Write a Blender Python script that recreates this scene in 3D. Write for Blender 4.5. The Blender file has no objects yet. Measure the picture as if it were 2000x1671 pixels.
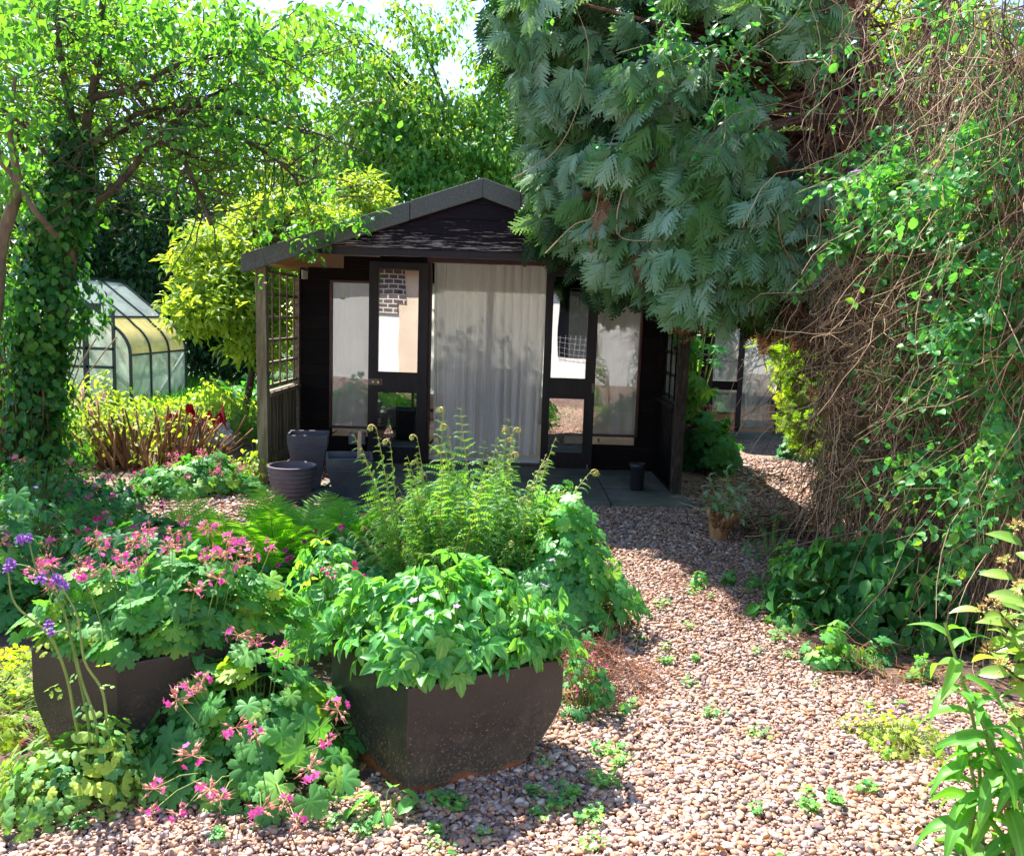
import bpy, math, random
import numpy as np
rng = np.random.default_rng(11)
random.seed(5)
PI = math.pi
R = math.radians
A3 = lambda *v: np.array(v, dtype=float)
scene = bpy.context.scene
COL = scene.collection

# ------------------------------------------------------------------ camera
PITCH, ROLL, FPX, CAMH = R(7.4), R(1.9), 1650.0, 1.5
CX, CY = 1000.0, 835.5
_F = A3(0, math.cos(PITCH), -math.sin(PITCH))
_U0 = A3(0, math.sin(PITCH), math.cos(PITCH))
_R0 = A3(1, 0, 0)
_Rt = math.cos(ROLL) * _R0 + math.sin(ROLL) * _U0
_Up = math.cos(ROLL) * _U0 - math.sin(ROLL) * _R0
CAM = A3(0, 0, CAMH)


def ray(px, py):
    px = np.asarray(px, float)[..., None]
    py = np.asarray(py, float)[..., None]
    return _F * FPX + _Rt * (px - CX) - _Up * (py - CY)


def P(px, py, Y):
    d = ray(px, py)
    return CAM + d * (np.asarray(Y, float)[..., None] / d[..., 1:2])


def G(px, py, z=0.0):
    d = ray(px, py)
    return CAM + d * ((z - CAMH) / d[..., 2:3])


cam_d = bpy.data.cameras.new('camera')
cam = bpy.data.objects.new('camera', cam_d)
COL.objects.link(cam)
from mathutils import Matrix
cam.matrix_world = Matrix(((_Rt[0], _Up[0], -_F[0], 0), (_Rt[1], _Up[1], -_F[1], 0), (_Rt[2], _Up[2], -_F[2], CAMH), (0, 0, 0, 1)))
cam_d.sensor_width = 36
cam_d.lens = FPX / 2000 * 36
cam_d.clip_start = 0.05
cam_d.clip_end = 500
scene.camera = cam


# ------------------------------------------------------------------ mesh builder
def norm(v):
    return v / np.maximum(np.linalg.norm(v, axis=-1, keepdims=True), 1e-9)


def frames(d, up):
    """rotation matrices (n,3,3): Y axis = d, Z axis close to up"""
    Y = norm(d)
    X = norm(np.cross(Y, up))
    Z = np.cross(X, Y)
    return np.stack([X, Y, Z], axis=-1)


class Geo:
    def __init__(s):
        s.V, s.F, s.Rn, s.Gr, s.n = [], [], [], [], 0

    def add(s, V, faces, rnd=0.5, grad=0.0, mat=0):
        V = np.asarray(V, float).reshape(-1, 3)
        m = len(V)
        s.V.append(V)
        s.Rn.append(np.broadcast_to(np.asarray(rnd, float), (m,)).copy())
        s.Gr.append(np.broadcast_to(np.asarray(grad, float), (m,)).copy())
        for f in faces:
            f = np.asarray(f, dtype=np.int64)
            if f.ndim == 1:
                f = f[None]
            s.F.append((f + s.n, mat))
        s.n += m

    def stamp(s, tpl, pos, rot, scale=1.0, rnd=None, mat=None):
        pos = np.asarray(pos, float).reshape(-1, 3)
        n = len(pos)
        if n == 0:
            return
        tv, tf, tg, tm = tpl
        scale = np.asarray(scale, float)
        if scale.ndim == 0:
            scale = np.full(n, float(scale))
        if scale.ndim == 1:
            scale = np.repeat(scale[:, None], 3, 1)
        M = rot * scale[:, None, :]
        V = np.einsum('nij,vj->nvi', M, tv) + pos[:, None, :]
        k = len(tv)
        if rnd is None:
            rnd = rng.random(n)
        off = (np.arange(n) * k)[:, None, None]
        s.V.append(V.reshape(-1, 3))
        s.Rn.append(np.repeat(rnd, k))
        s.Gr.append(np.tile(tg, n))
        for f, m in zip(tf, tm):
            ff = (f[None] + off).reshape(-1, f.shape[1]) + s.n
            s.F.append((ff, m if mat is None else mat))
        s.n += n * k

    def tubes(s, Pn, Rd, sides=4, rnd=None, mat=0, cap=False):
        Pn = np.asarray(Pn, float)
        if Pn.ndim == 2:
            Pn = Pn[None]
        n, k, _ = Pn.shape
        Rd = np.broadcast_to(np.asarray(Rd, float), (n, k))
        T = norm(np.gradient(Pn, axis=1))
        ref = np.where(np.abs(T[..., 2:3]) > 0.9, A3(1, 0, 0), A3(0, 0, 1))
        # keep the reference steady along each tube
        ref = np.broadcast_to(ref[:, :1], T.shape)
        N = norm(np.cross(T, ref))
        B = np.cross(T, N)
        a = np.arange(sides) * 2 * PI / sides
        V = Pn[:, :, None] + Rd[:, :, None, None] * (N[:, :, None] * np.cos(a)[:, None] + B[:, :, None] * np.sin(a)[:, None])
        if rnd is None:
            rnd = rng.random(n)
        rnd = np.broadcast_to(rnd, (n,))
        i = np.arange(k - 1)[:, None]
        j = np.arange(sides)[None]
        q = np.stack([i * sides + j, i * sides + (j + 1) % sides, (i + 1) * sides + (j + 1) % sides, (i + 1) * sides + j], -1).reshape(-1, 4)
        Fq = (q[None] + (np.arange(n) * k * sides)[:, None, None]).reshape(-1, 4) + s.n
        s.V.append(V.reshape(-1, 3))
        s.Rn.append(np.repeat(rnd, k * sides))
        s.Gr.append(np.tile(np.repeat(np.linspace(0, 1, k), sides), n))
        s.F.append((Fq, mat))
        if cap:
            c0 = np.arange(sides)[::-1][None] + (np.arange(n) * k * sides)[:, None] + s.n
            c1 = np.arange(sides)[None] + (k - 1) * sides + (np.arange(n) * k * sides)[:, None] + s.n
            s.F.append((c0, mat))
            s.F.append((c1, mat))
        s.n += n * k * sides

    def box(s, lo, hi, mat=0, rnd=None):
        x0, y0, z0 = lo
        x1, y1, z1 = hi
        V = [(x0, y0, z0), (x1, y0, z0), (x1, y1, z0), (x0, y1, z0), (x0, y0, z1), (x1, y0, z1), (x1, y1, z1), (x0, y1, z1)]
        s.add(V, [[(0, 3, 2, 1), (4, 5, 6, 7), (0, 1, 5, 4), (1, 2, 6, 5), (2, 3, 7, 6), (3, 0, 4, 7)]], rnd=random.random() if rnd is None else rnd, mat=mat)

    def beam(s, p0, p1, w, h, up=(0, 0, 1), mat=0, rnd=None):
        p0 = np.asarray(p0, float)
        p1 = np.asarray(p1, float)
        fr = frames((p1 - p0)[None], np.asarray(up, float)[None])[0]
        X, Z = fr[:, 0], fr[:, 2]
        V = []
        for p in (p0, p1):
            for a, b in ((-1, -1), (1, -1), (1, 1), (-1, 1)):
                V.append(p + X * a * w / 2 + Z * b * h / 2)
        s.add(V, [[(3, 2, 1, 0), (4, 5, 6, 7), (0, 1, 5, 4), (1, 2, 6, 5), (2, 3, 7, 6), (3, 0, 4, 7)]], rnd=random.random() if rnd is None else rnd, mat=mat)

    def prism(s, poly, d, mat=0, rnd=0.5):
        poly = np.asarray(poly, float)
        k = len(poly)
        V = np.concatenate([poly, poly + np.asarray(d, float)])
        side = [(i, (i + 1) % k, k + (i + 1) % k, k + i) for i in range(k)]
        s.add(V, [[tuple(range(k))[::-1]], [tuple(range(k, 2 * k))], side], rnd=rnd, mat=mat)

    def lathe(s, c, prof, seg=40, mat=0, rnd=0.5):
        prof = np.asarray(prof, float)
        k = len(prof)
        a = np.arange(seg) * 2 * PI / seg
        V = np.stack([c[0] + prof[:, None, 0] * np.cos(a), c[1] + prof[:, None, 0] * np.sin(a), c[2] + prof[:, None, 1] + 0 * a], -1).reshape(-1, 3)
        i = np.arange(k - 1)[:, None]
        j = np.arange(seg)[None]
        q = np.stack([i * seg + j, i * seg + (j + 1) % seg, (i + 1) * seg + (j + 1) % seg, (i + 1) * seg + j], -1).reshape(-1, 4)
        s.add(V, [q], rnd=rnd, mat=mat)

    def build(s, name, mats, parent=None, smooth=False, bevel=0.0):
        me = bpy.data.meshes.new(name)
        V = np.concatenate(s.V)
        loops, starts, mi, pos = [], [], [], 0
        for f, m in s.F:
            loops.append(f.reshape(-1))
            k = f.shape[1]
            starts.append(pos + np.arange(len(f)) * k)
            mi.append(np.full(len(f), m))
            pos += f.size
        loops = np.concatenate(loops)
        starts = np.concatenate(starts)
        me.vertices.add(len(V))
        me.vertices.foreach_set('co', V.astype(np.float32).ravel())
        me.loops.add(len(loops))
        me.loops.foreach_set('vertex_index', loops.astype(np.int32))
        me.polygons.add(len(starts))
        me.polygons.foreach_set('loop_start', starts.astype(np.int32))
        me.polygons.foreach_set('material_index', np.concatenate(mi).astype(np.int32))
        me.polygons.foreach_set('use_smooth', np.full(len(starts), bool(smooth)))
        for an, d in (('rnd', s.Rn), ('grad', s.Gr)):
            at = me.attributes.new(an, 'FLOAT', 'POINT')
            at.data.foreach_set('value', np.concatenate(d).astype(np.float32))
        if not isinstance(mats, (list, tuple)):
            mats = [mats]
        for m in mats:
            me.materials.append(m)
        me.update(calc_edges=True)
        o = bpy.data.objects.new(name, me)
        COL.objects.link(o)
        if parent is not None:
            o.parent = parent
        if bevel > 0:
            b = o.modifiers.new('bevel', 'BEVEL')
            b.width = bevel
            b.segments = 2
            b.limit_method = 'ANGLE'
        return o


def thing(name, label, cat, group=None):
    o = bpy.data.objects.new(name, None)
    o.empty_display_size = 0.2
    COL.objects.link(o)
    return tag(o, label, cat, group)


def tag(o, label=None, cat=None, group=None, kind=None):
    if label:
        o['label'] = label
    if cat:
        o['category'] = cat
    if group:
        o['group'] = group
    if kind:
        o['kind'] = kind
    return o


def settle(root, base):
    """put the Empty at the thing's base while its children stay where they are"""
    root.location = base
    for ch in root.children:
        ch.location = (ch.location[0] - base[0], ch.location[1] - base[1], ch.location[2] - base[2])


# ------------------------------------------------------------------ materials
def newmat(name):
    m = bpy.data.materials.new(name)
    m.use_nodes = True
    nt = m.node_tree
    nt.nodes.clear()
    out = nt.nodes.new('ShaderNodeOutputMaterial')
    return m, nt, out


def ramp(nt, stops, interp='LINEAR'):
    r = nt.nodes.new('ShaderNodeValToRGB')
    r.color_ramp.interpolation = interp
    e = r.color_ramp.elements
    while len(e) > 1:
        e.remove(e[0])
    e[0].position = stops[0][0]
    e[0].color = (*stops[0][1], 1)
    for p, c in stops[1:]:
        x = e.new(p)
        x.color = (*c, 1)
    return r


def attr(nt, n):
    a = nt.nodes.new('ShaderNodeAttribute')
    a.attribute_name = n
    return a.outputs['Fac']


def noise(nt, scale, detail=4, rough=0.6, stretch=None, coord='Object'):
    tc = nt.nodes.new('ShaderNodeTexCoord')
    src = tc.outputs[coord]
    if stretch:
        mp = nt.nodes.new('ShaderNodeMapping')
        mp.inputs['Scale'].default_value = stretch
        nt.links.new(src, mp.inputs['Vector'])
        src = mp.outputs[0]
    n = nt.nodes.new('ShaderNodeTexNoise')
    n.inputs['Scale'].default_value = scale
    n.inputs['Detail'].default_value = detail
    n.inputs['Roughness'].default_value = rough
    nt.links.new(src, n.inputs['Vector'])
    return n.outputs['Fac']


def math_n(nt, op, a, b=None, clamp=False):
    m = nt.nodes.new('ShaderNodeMath')
    m.operation = op
    m.use_clamp = clamp
    for i, v in enumerate((a, b)):
        if v is None:
            continue
        if isinstance(v, (int, float)):
            m.inputs[i].default_value = v
        else:
            nt.links.new(v, m.inputs[i])
    return m.outputs[0]


def mixc(nt, fac, a, b, mode='MIX'):
    m = nt.nodes.new('ShaderNodeMix')
    m.data_type = 'RGBA'
    m.blend_type = mode
    for sock, v in ((m.inputs[0], fac), (m.inputs[6], a), (m.inputs[7], b)):
        if isinstance(v, (int, float)):
            sock.default_value = v
        elif isinstance(v, tuple):
            sock.default_value = (*v, 1)
        else:
            nt.links.new(v, sock)
    return m.outputs[2]


def surf(name, stops, scale=4, rough=0.7, bump=0.0, bscale=None, stretch=None, detail=5, spec=0.4, rnd=0.0, metal=0.0, extra=None, rvar=0.0):
    """ramped noise colour, optional per-piece variation and bump"""
    m, nt, out = newmat(name)
    f = noise(nt, scale, detail, stretch=stretch)
    if rnd:
        a = math_n(nt, 'MULTIPLY_ADD', attr(nt, 'rnd'), rnd)
        nt.nodes[-1].inputs[2].default_value = -rnd / 2
        f = math_n(nt, 'ADD', f, a, clamp=True)
    c = ramp(nt, stops)
    nt.links.new(f, c.inputs[0])
    p = nt.nodes.new('ShaderNodeBsdfPrincipled')
    col = c.outputs[0]
    if extra:
        col = extra(nt, col)
    nt.links.new(col, p.inputs['Base Color'])
    p.inputs['Roughness'].default_value = rough
    p.inputs['Metallic'].default_value = metal
    p.inputs['Specular IOR Level'].default_value = spec
    if rvar:
        r_ = math_n(nt, 'MULTIPLY_ADD', f, rvar)
        nt.nodes[-1].inputs[2].default_value = rough - rvar / 2
        nt.links.new(r_, p.inputs['Roughness'])
    if bump:
        b = nt.nodes.new('ShaderNodeBump')
        b.inputs['Strength'].default_value = 1.0
        b.inputs['Distance'].default_value = bump
        nt.links.new(noise(nt, bscale or scale * 4, 5, stretch=stretch), b.inputs['Height'])
        nt.links.new(b.outputs[0], p.inputs['Normal'])
    nt.links.new(p.outputs[0], out.inputs[0])
    return m


def leafmat(name, stops, tr=(1.5, 1.7, 0.5), tfac=0.42, rough=0.5, spec=0.28, vein=0.0):
    m, nt, out = newmat(name)
    r_ = ramp(nt, stops)
    nz = noise(nt, 2.2, 2)
    f = math_n(nt, 'ADD', math_n(nt, 'MULTIPLY', attr(nt, 'rnd'), 0.8), math_n(nt, 'MULTIPLY', math_n(nt, 'SUBTRACT', nz, 0.4), 0.6), clamp=True)
    nt.links.new(f, r_.inputs[0])
    col = r_.outputs[0]
    if vein:
        g = ramp(nt, [(0, (1 + vein, 1 + vein, 1 + vein * 0.6)), (0.25, (1, 1, 1)), (1, (1, 1, 1))])
        nt.links.new(attr(nt, 'grad'), g.inputs[0])
        col = mixc(nt, 1.0, col, g.outputs[0], 'MULTIPLY')
    p = nt.nodes.new('ShaderNodeBsdfPrincipled')
    nt.links.new(col, p.inputs['Base Color'])
    p.inputs['Roughness'].default_value = rough
    p.inputs['Specular IOR Level'].default_value = spec
    t = nt.nodes.new('ShaderNodeBsdfTranslucent')
    tc = mixc(nt, 1.0, col, tr, 'MULTIPLY')
    nt.links.new(tc, t.inputs['Color'])
    mx = nt.nodes.new('ShaderNodeMixShader')
    mx.inputs[0].default_value = tfac
    nt.links.new(p.outputs[0], mx.inputs[1])
    nt.links.new(t.outputs[0], mx.inputs[2])
    nt.links.new(mx.outputs[0], out.inputs[0])
    return m


def plain(name, col, rough=0.5, spec=0.5, metal=0.0, var=0.25, scale=15, bump=0.0):
    d = tuple(c * (1 - var) for c in col)
    l = tuple(min(1, c * (1 + var)) for c in col)
    return surf(name, [(0.3, d), (0.7, l)], scale, rough, bump=bump, spec=spec, metal=metal)


M = {}
# leaves (base colours are real-world reflectances)
M['apple'] = leafmat('apple_leaf', [(0, (.04, .15, .06)), (.5, (.075, .23, .06)), (1, (.16, .34, .06))], tr=(2.6, 2.2, .4), tfac=.5)
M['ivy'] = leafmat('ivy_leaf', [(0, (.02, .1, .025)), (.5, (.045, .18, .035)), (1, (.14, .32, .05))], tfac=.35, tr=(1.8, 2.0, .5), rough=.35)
M['bright'] = leafmat('bright_leaf', [(0, (.07, .2, .03)), (.5, (.2, .37, .05)), (1, (.42, .54, .1))], tr=(2.2, 1.7, .5), tfac=.5)
M['yellow'] = leafmat('yellow_leaf', [(0, (.09, .22, .04)), (.45, (.25, .4, .06)), (1, (.5, .6, .12))], tr=(1.75, 1.5, .5), tfac=.5)
M['tall'] = leafmat('tall_tree_leaf', [(0, (.03, .13, .04)), (.45, (.1, .29, .06)), (.8, (.26, .42, .09)), (1, (.46, .56, .12))], tr=(2.5, 1.8, .7), tfac=.48)
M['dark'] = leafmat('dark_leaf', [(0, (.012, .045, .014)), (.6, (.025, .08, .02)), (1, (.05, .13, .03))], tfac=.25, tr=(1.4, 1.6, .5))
M['ceder'] = leafmat('cedar_spray', [(0, (.05, .13, .02)), (.3, (.09, .2, .06)), (.55, (.15, .28, .16)), (.8, (.26, .41, .3)), (1, (.36, .5, .4))], tfac=.25, tr=(1.8, 1.9, .5), rough=.7, spec=.15)
M['cederb'] = leafmat('brown_spray', [(0, (.11, .055, .03)), (.5, (.2, .11, .06)), (1, (.34, .22, .13))], tfac=.3, tr=(1.5, 1.1, .7), rough=.7, spec=.2)
M['hedge'] = leafmat('hedge_spray', [(0, (.1, .22, .02)), (.5, (.2, .34, .04)), (1, (.4, .42, .08))], tfac=.45, tr=(2.0, 2.0, .5), rough=.6, spec=.2)
M['honey'] = leafmat('honeysuckle_leaf', [(0, (.04, .18, .07)), (.5, (.08, .3, .09)), (.85, (.2, .42, .08)), (1, (.45, .52, .08))], tr=(2.1, 2.0, .5), tfac=.42, rough=.42)
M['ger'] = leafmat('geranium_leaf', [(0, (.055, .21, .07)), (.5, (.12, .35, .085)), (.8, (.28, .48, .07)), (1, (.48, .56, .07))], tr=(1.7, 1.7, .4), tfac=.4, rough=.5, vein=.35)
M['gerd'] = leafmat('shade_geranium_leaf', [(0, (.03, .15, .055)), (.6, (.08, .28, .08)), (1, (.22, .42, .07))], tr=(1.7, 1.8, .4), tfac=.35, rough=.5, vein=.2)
M['balm'] = leafmat('pointed_geranium_leaf', [(0, (.06, .26, .08)), (.5, (.13, .4, .1)), (1, (.32, .56, .1))], tr=(2.1, 1.7, .5), tfac=.42, rough=.42, spec=.4, vein=.45)
M['aqui'] = leafmat('columbine_leaf', [(0, (.09, .28, .1)), (.4, (.2, .4, .1)), (.7, (.45, .55, .08)), (1, (.7, .62, .14))], tr=(1.6, 1.6, .4), tfac=.35, rough=.55, vein=.2)
M['fern'] = leafmat('fern_leaf', [(0, (.06, .2, .06)), (.5, (.15, .33, .09)), (1, (.38, .5, .16))], tr=(2.0, 1.9, .4), tfac=.45, rough=.5)
M['fernb'] = leafmat('soft_fern_leaf', [(0, (.08, .32, .03)), (.5, (.15, .42, .04)), (1, (.32, .55, .05))], tr=(2.0, 1.9, .4), tfac=.5, rough=.5)
M['lance'] = leafmat('lance_leaf', [(0, (.08, .28, .04)), (.5, (.13, .36, .06)), (1, (.2, .44, .09))], tr=(1.7, 1.7, .4), tfac=.42, rough=.45, vein=.5)
M['vib'] = leafmat('viburnum_leaf', [(0, (.14, .3, .05)), (.5, (.26, .42, .09)), (.85, (.42, .5, .12)), (1, (.7, .5, .05))], tr=(1.5, 1.5, .4), tfac=.35, rough=.35, spec=.6, vein=.3)
M['pale'] = leafmat('pale_shoot_leaf', [(0, (.16, .36, .16)), (.6, (.3, .5, .28)), (1, (.5, .65, .4))], tr=(1.3, 1.4, .6), tfac=.35, rough=.5)
M['herb'] = leafmat('herb_leaf', [(0, (.18, .34, .04)), (.5, (.36, .5, .07)), (1, (.6, .66, .16))], tr=(1.7, 1.6, .4), tfac=.45, rough=.5)
M['grass'] = leafmat('grass_blade', [(0, (.03, .16, .02)), (.5, (.06, .26, .03)), (1, (.15, .36, .04))], tr=(1.8, 1.8, .4), tfac=.4)
M['spike'] = leafmat('deadleaf', [(0, (.2, .1, .05)), (1, (.42, .24, .1))], tfac=.2, tr=(1.2, 1, .6))
M['petal'] = leafmat('pink_petal', [(0, (.75, .08, .42)), (1, (.95, .2, .6))], tr=(1, .8, .9), tfac=.4, rough=.6)
M['purple'] = leafmat('purple_petal', [(0, (.25, .1, .45)), (.6, (.42, .22, .62)), (1, (.68, .55, .82))], tr=(1, .8, 1), tfac=.35, rough=.6)
M['mauve'] = leafmat('mauve_petal', [(0, (.5, .2, .75)), (1, (.72, .4, .9))], tr=(1, .8, 1), tfac=.35, rough=.6)
M['crim'] = leafmat('crimson_petal', [(0, (.4, .02, .14)), (1, (.62, .06, .3))], tr=(1.2, .8, .9), tfac=.3, rough=.6)
M['calyx'] = leafmat('salmon_calyx', [(0, (.55, .25, .2)), (.6, (.7, .36, .28)), (1, (.75, .5, .36))], tr=(1.2, 1, .8), tfac=.25, rough=.7)
M['stem'] = surf('green_stem', [(.3, (.12, .22, .05)), (.7, (.24, .32, .08))], 20, .6, rnd=.6)
M['rachis'] = surf('fern_stalk', [(.3, (.28, .26, .06)), (.7, (.42, .3, .1))], 20, .7, rnd=.5)
M['twig'] = surf('dry_stem', [(.1, (.05, .025, .014)), (.5, (.2, .115, .065)), (.9, (.5, .35, .22))], 6, .85, rnd=1.0)
M['bark'] = surf('bark', [(.25, (.03, .02, .014)), (.55, (.1, .07, .045)), (.8, (.22, .17, .11))], 9, .9, bump=.012, bscale=30, stretch=(1, 1, .35))
M['barkl'] = surf('lichen_bark', [(.25, (.08, .055, .04)), (.55, (.2, .14, .09)), (.8, (.34, .32, .2))], 12, .9, bump=.01, bscale=35, stretch=(1, 1, .4))
M['redbark'] = surf('red_bark', [(.25, (.06, .028, .02)), (.5, (.17, .075, .045)), (.8, (.32, .17, .11))], 5, .9, bump=.03, bscale=9, stretch=(3.5, 3.5, .5))
# ------------------------------------------------------------------ leaf templates: (verts, [faces by size], grad per vertex, [material per face list])
def T(V, faces, grad=None, mats=None):
    V = np.asarray(V, float)
    faces = [np.asarray(f, dtype=np.int64) for f in faces]
    return (V, faces, np.zeros(len(V)) if grad is None else np.asarray(grad, float), mats or [0] * len(faces))


def merge(*tp):
    V, F, Gd, Ms, n = [], [], [], [], 0
    for t in tp:
        V.append(t[0])
        Gd.append(t[2])
        for f, m in zip(t[1], t[3]):
            F.append(f + n)
            Ms.append(m)
        n += len(t[0])
    return (np.concatenate(V), F, np.concatenate(Gd), Ms)


def xf(t, pos=(0, 0, 0), rz=0.0, rx=0.0, s=1.0, ry=0.0, mat=None):
    cz, sz, cx, sx, cy, sy = math.cos(rz), math.sin(rz), math.cos(rx), math.sin(rx), math.cos(ry), math.sin(ry)
    Rz = np.array([[cz, -sz, 0], [sz, cz, 0], [0, 0, 1]])
    Rx = np.array([[1, 0, 0], [0, cx, -sx], [0, sx, cx]])
    Ry = np.array([[cy, 0, sy], [0, 1, 0], [-sy, 0, cy]])
    return ((t[0] * s) @ (Rz @ Rx @ Ry).T + np.asarray(pos, float), t[1], t[2], t[3] if mat is None else [mat] * len(t[3]))


def blade(segs=4, width=.5, fold=.25, droop=.25, peak=.4, wav=0.0, ser=0.0):
    """leaf along +Y, length 1, folded on the midrib, drooping to the tip"""
    V, gr = [], []
    for i in range(segs + 1):
        t = i / segs
        w = width / 2 * (math.sin(PI * t ** (math.log(.5) / math.log(peak))) ** .8 if 0 < t < 1 else 0.0)
        if i == 0:
            w = width * .04
        if i == segs:
            w = 0.0
        if ser and 0 < i < segs:
            w *= 1 + (ser if i % 2 else -ser)
        y = t * math.cos(droop * t)
        z = -droop * t * t + wav * math.sin(t * 11)
        V += [(-w, y, z + w * fold * 2 + wav * math.sin(t * 9 + 1)), (0, y, z), (w, y, z + w * fold * 2 - wav * math.sin(t * 10))]
        gr += [1, 0, 1]
    q = []
    for i in range(segs):
        a = i * 3
        q += [(a, a + 1, a + 4, a + 3), (a + 1, a + 2, a + 5, a + 4)]
    return T(V, [q], gr)


def palmate(lobes=7, depth=.38, span=150, teeth=3, r=1.0, cup=.12, notch=.06, ridge=.05):
    """round lobed leaf; stalk joins at the origin, blade spreads round it, mostly to +Y"""
    n = lobes * (teeth * 2)
    V = [(0, 0, 0)]
    gr = [0]
    rings = [.5, 1.0]
    for k, rr in enumerate(rings):
        for i in range(n + 1):
            u = i / n
            th = R(-span + 2 * span * u)
            ph = (u * lobes) % 1.0
            if i == n:
                ph = 0.0
            lobe = abs(math.sin(PI * ph)) ** .55
            rad = r * (1 - depth + depth * lobe)
            if k == 1:
                rad *= 1 + (notch if i % 2 else -notch)
                rad *= .86 + .14 * math.cos(th * .5)
            else:
                rad = r * rr * (1 - depth * .35 + depth * .35 * lobe)
            z = -cup * (rad / r) ** 2 + ridge * (lobe - .5) * (rad / r)
            V.append((rad * math.sin(th), rad * math.cos(th), z))
            gr.append((1 - lobe) * .6 + .4 * rr)
    tri, quad = [], []
    for i in range(n):
        tri.append((0, 1 + i + 1, 1 + i))
        a = 1 + i
        b = 1 + (n + 1) + i
        quad.append((a, a + 1, b + 1, b))
    return T(V, [tri, quad], gr)


OV = blade(4, .55, .2, .3, .42)
OVS = blade(2, .6, .2, .3, .45)                                    # cheap leaf for far crowns
OVR = blade(5, .72, .18, .25, .45)                                 # rounder leaf
IVY = palmate(5, .35, 140, 1, .55, .12, .0)
LANCE = blade(12, .27, .35, .75, .42, wav=.018)
GER = palmate(7, .34, 158, 3, 1.0, .16, .05, .09)
GERS = palmate(5, .34, 150, 2, 1.0, .16, .04, .07)
AQ = merge(*[xf(palmate(3, .3, 78, 2, .55, .12, .03, .06), (math.sin(a) * .32, math.cos(a) * .32, 0), -a, .12) for a in (-1.9, 0, 1.9)])
_bl = blade(8, .5, .22, .3, .42, ser=.07)
BALM = merge(xf(_bl, rz=0, s=1.0), xf(_bl, rz=.98, s=.86), xf(_bl, rz=-.98, s=.86))
BALM5 = merge(BALM, xf(_bl, rz=1.9, s=.6), xf(_bl, rz=-1.9, s=.6))


def cedar_spray(seed=0):
    """flat lacy spray of scale foliage, length 1 along +Y; coarse toothed side branches with gaps, drooping"""
    r_ = np.random.default_rng(seed)
    V, Q = [], []

    def strip(p, d, L, w, teeth):
        """solid branchlet with a saw-toothed outline, widest low down"""
        sd = A3(d[1], -d[0], 0)
        b = len(V)
        n = teeth * 2
        for k in range(n + 1):
            t = k / n
            ww = w * (1 - t) ** .7 * (1.0 if k % 2 else .48) * r_.uniform(.85, 1.15) + .004
            c = p + d * L * t
            for q in (c - sd * ww + d * L * .05 * (k % 2), c, c + sd * ww + d * L * .05 * (k % 2)):
                yy = math.hypot(q[0], q[1])
                V.append((q[0], q[1], -.3 * yy * yy - .10 * abs(q[0])))
        for k in range(n):
            a = b + 3 * k
            Q.append((a, a + 1, a + 4, a + 3))
            Q.append((a + 1, a + 2, a + 5, a + 4))
    strip(A3(0, 0, 0), A3(0, 1, 0), 1.0, .075, 6)
    for i in range(5):
        t = .05 + .72 * i / 4
        L = (.60 - .40 * t) * r_.uniform(.85, 1.15)
        for sg in (-1, 1):
            a = R(40 + r_.uniform(-7, 7))
            strip(A3(0, t + (.06 if sg > 0 else 0), 0), A3(sg * math.sin(a), math.cos(a), 0), L, .085, 4 if L > .35 else 3)
    return T(V, [Q])


CED = cedar_spray()


def cedar_cheap():
    V, Q = [], []
    for i in range(7):
        t = i / 7
        for sg in (-1, 1):
            L = .5 * (1 - .7 * t)
            b = len(V)
            V.extend([(0, t, -.2 * t * t), (sg * L * .45, t + .16, -.2 * t * t - .02), (sg * L, t + L * .75, -.25 * t * t - .1), (sg * L * .3, t + .26, -.22 * t * t - .03)])
            Q.append((b, b + 1, b + 2, b + 3))
    b = len(V)
    V.extend([(-.04, 0, 0), (.04, 0, 0), (.03, 1, -.22), (-.03, 1, -.22)])
    Q.append((b, b + 1, b + 2, b + 3))
    return T(V, [Q])


CEDS = cedar_cheap()


def pinna(curl=1.5, teeth=11, w=.11):
    """one leaflet of a fern frond: toothed strip along +Y curling down at its tip"""
    V, Q, gr = [], [], []
    p = A3(0, 0, 0)
    a = .15
    t0, t1, t2 = .55 / teeth, .95 / teeth, .42 / teeth
    for i in range(teeth + 1):
        t = i / teeth
        ww = w * (1 - t) ** .6 * (1.0 if t > .06 else .6) + .008
        V += [tuple(p + A3(-.012, 0, 0)), tuple(p + A3(.012, 0, 0)), tuple(p + A3(-ww, t0 * math.cos(a), t0 * math.sin(a) - ww * .3)), tuple(p + A3(ww, t0 * math.cos(a), t0 * math.sin(a) - ww * .3)), tuple(p + A3(-.012, t1 * math.cos(a), t1 * math.sin(a))), tuple(p + A3(.012, t1 * math.cos(a), t1 * math.sin(a)))]
        gr += [0, 0, 1, 1, 0, 0]
        b = i * 6
        Q += [(b, b + 2, b + 4, b + 4), (b + 1, b + 5, b + 3, b + 3), (b, b + 4, b + 5, b + 1)]
        if i < teeth:
            a -= curl / teeth * (0.5 + t)
            st = 1 / teeth
            p = p + A3(0, math.cos(a) * st, math.sin(a) * st)
    tri = [q[:3] for q in Q if q[2] == q[3]]
    qd = [q for q in Q if q[2] != q[3]]
    return T(V, [tri, qd], gr)


PIN = pinna(1.7, 8, .17)
PINF = pinna(.45, 11, .12)


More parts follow.
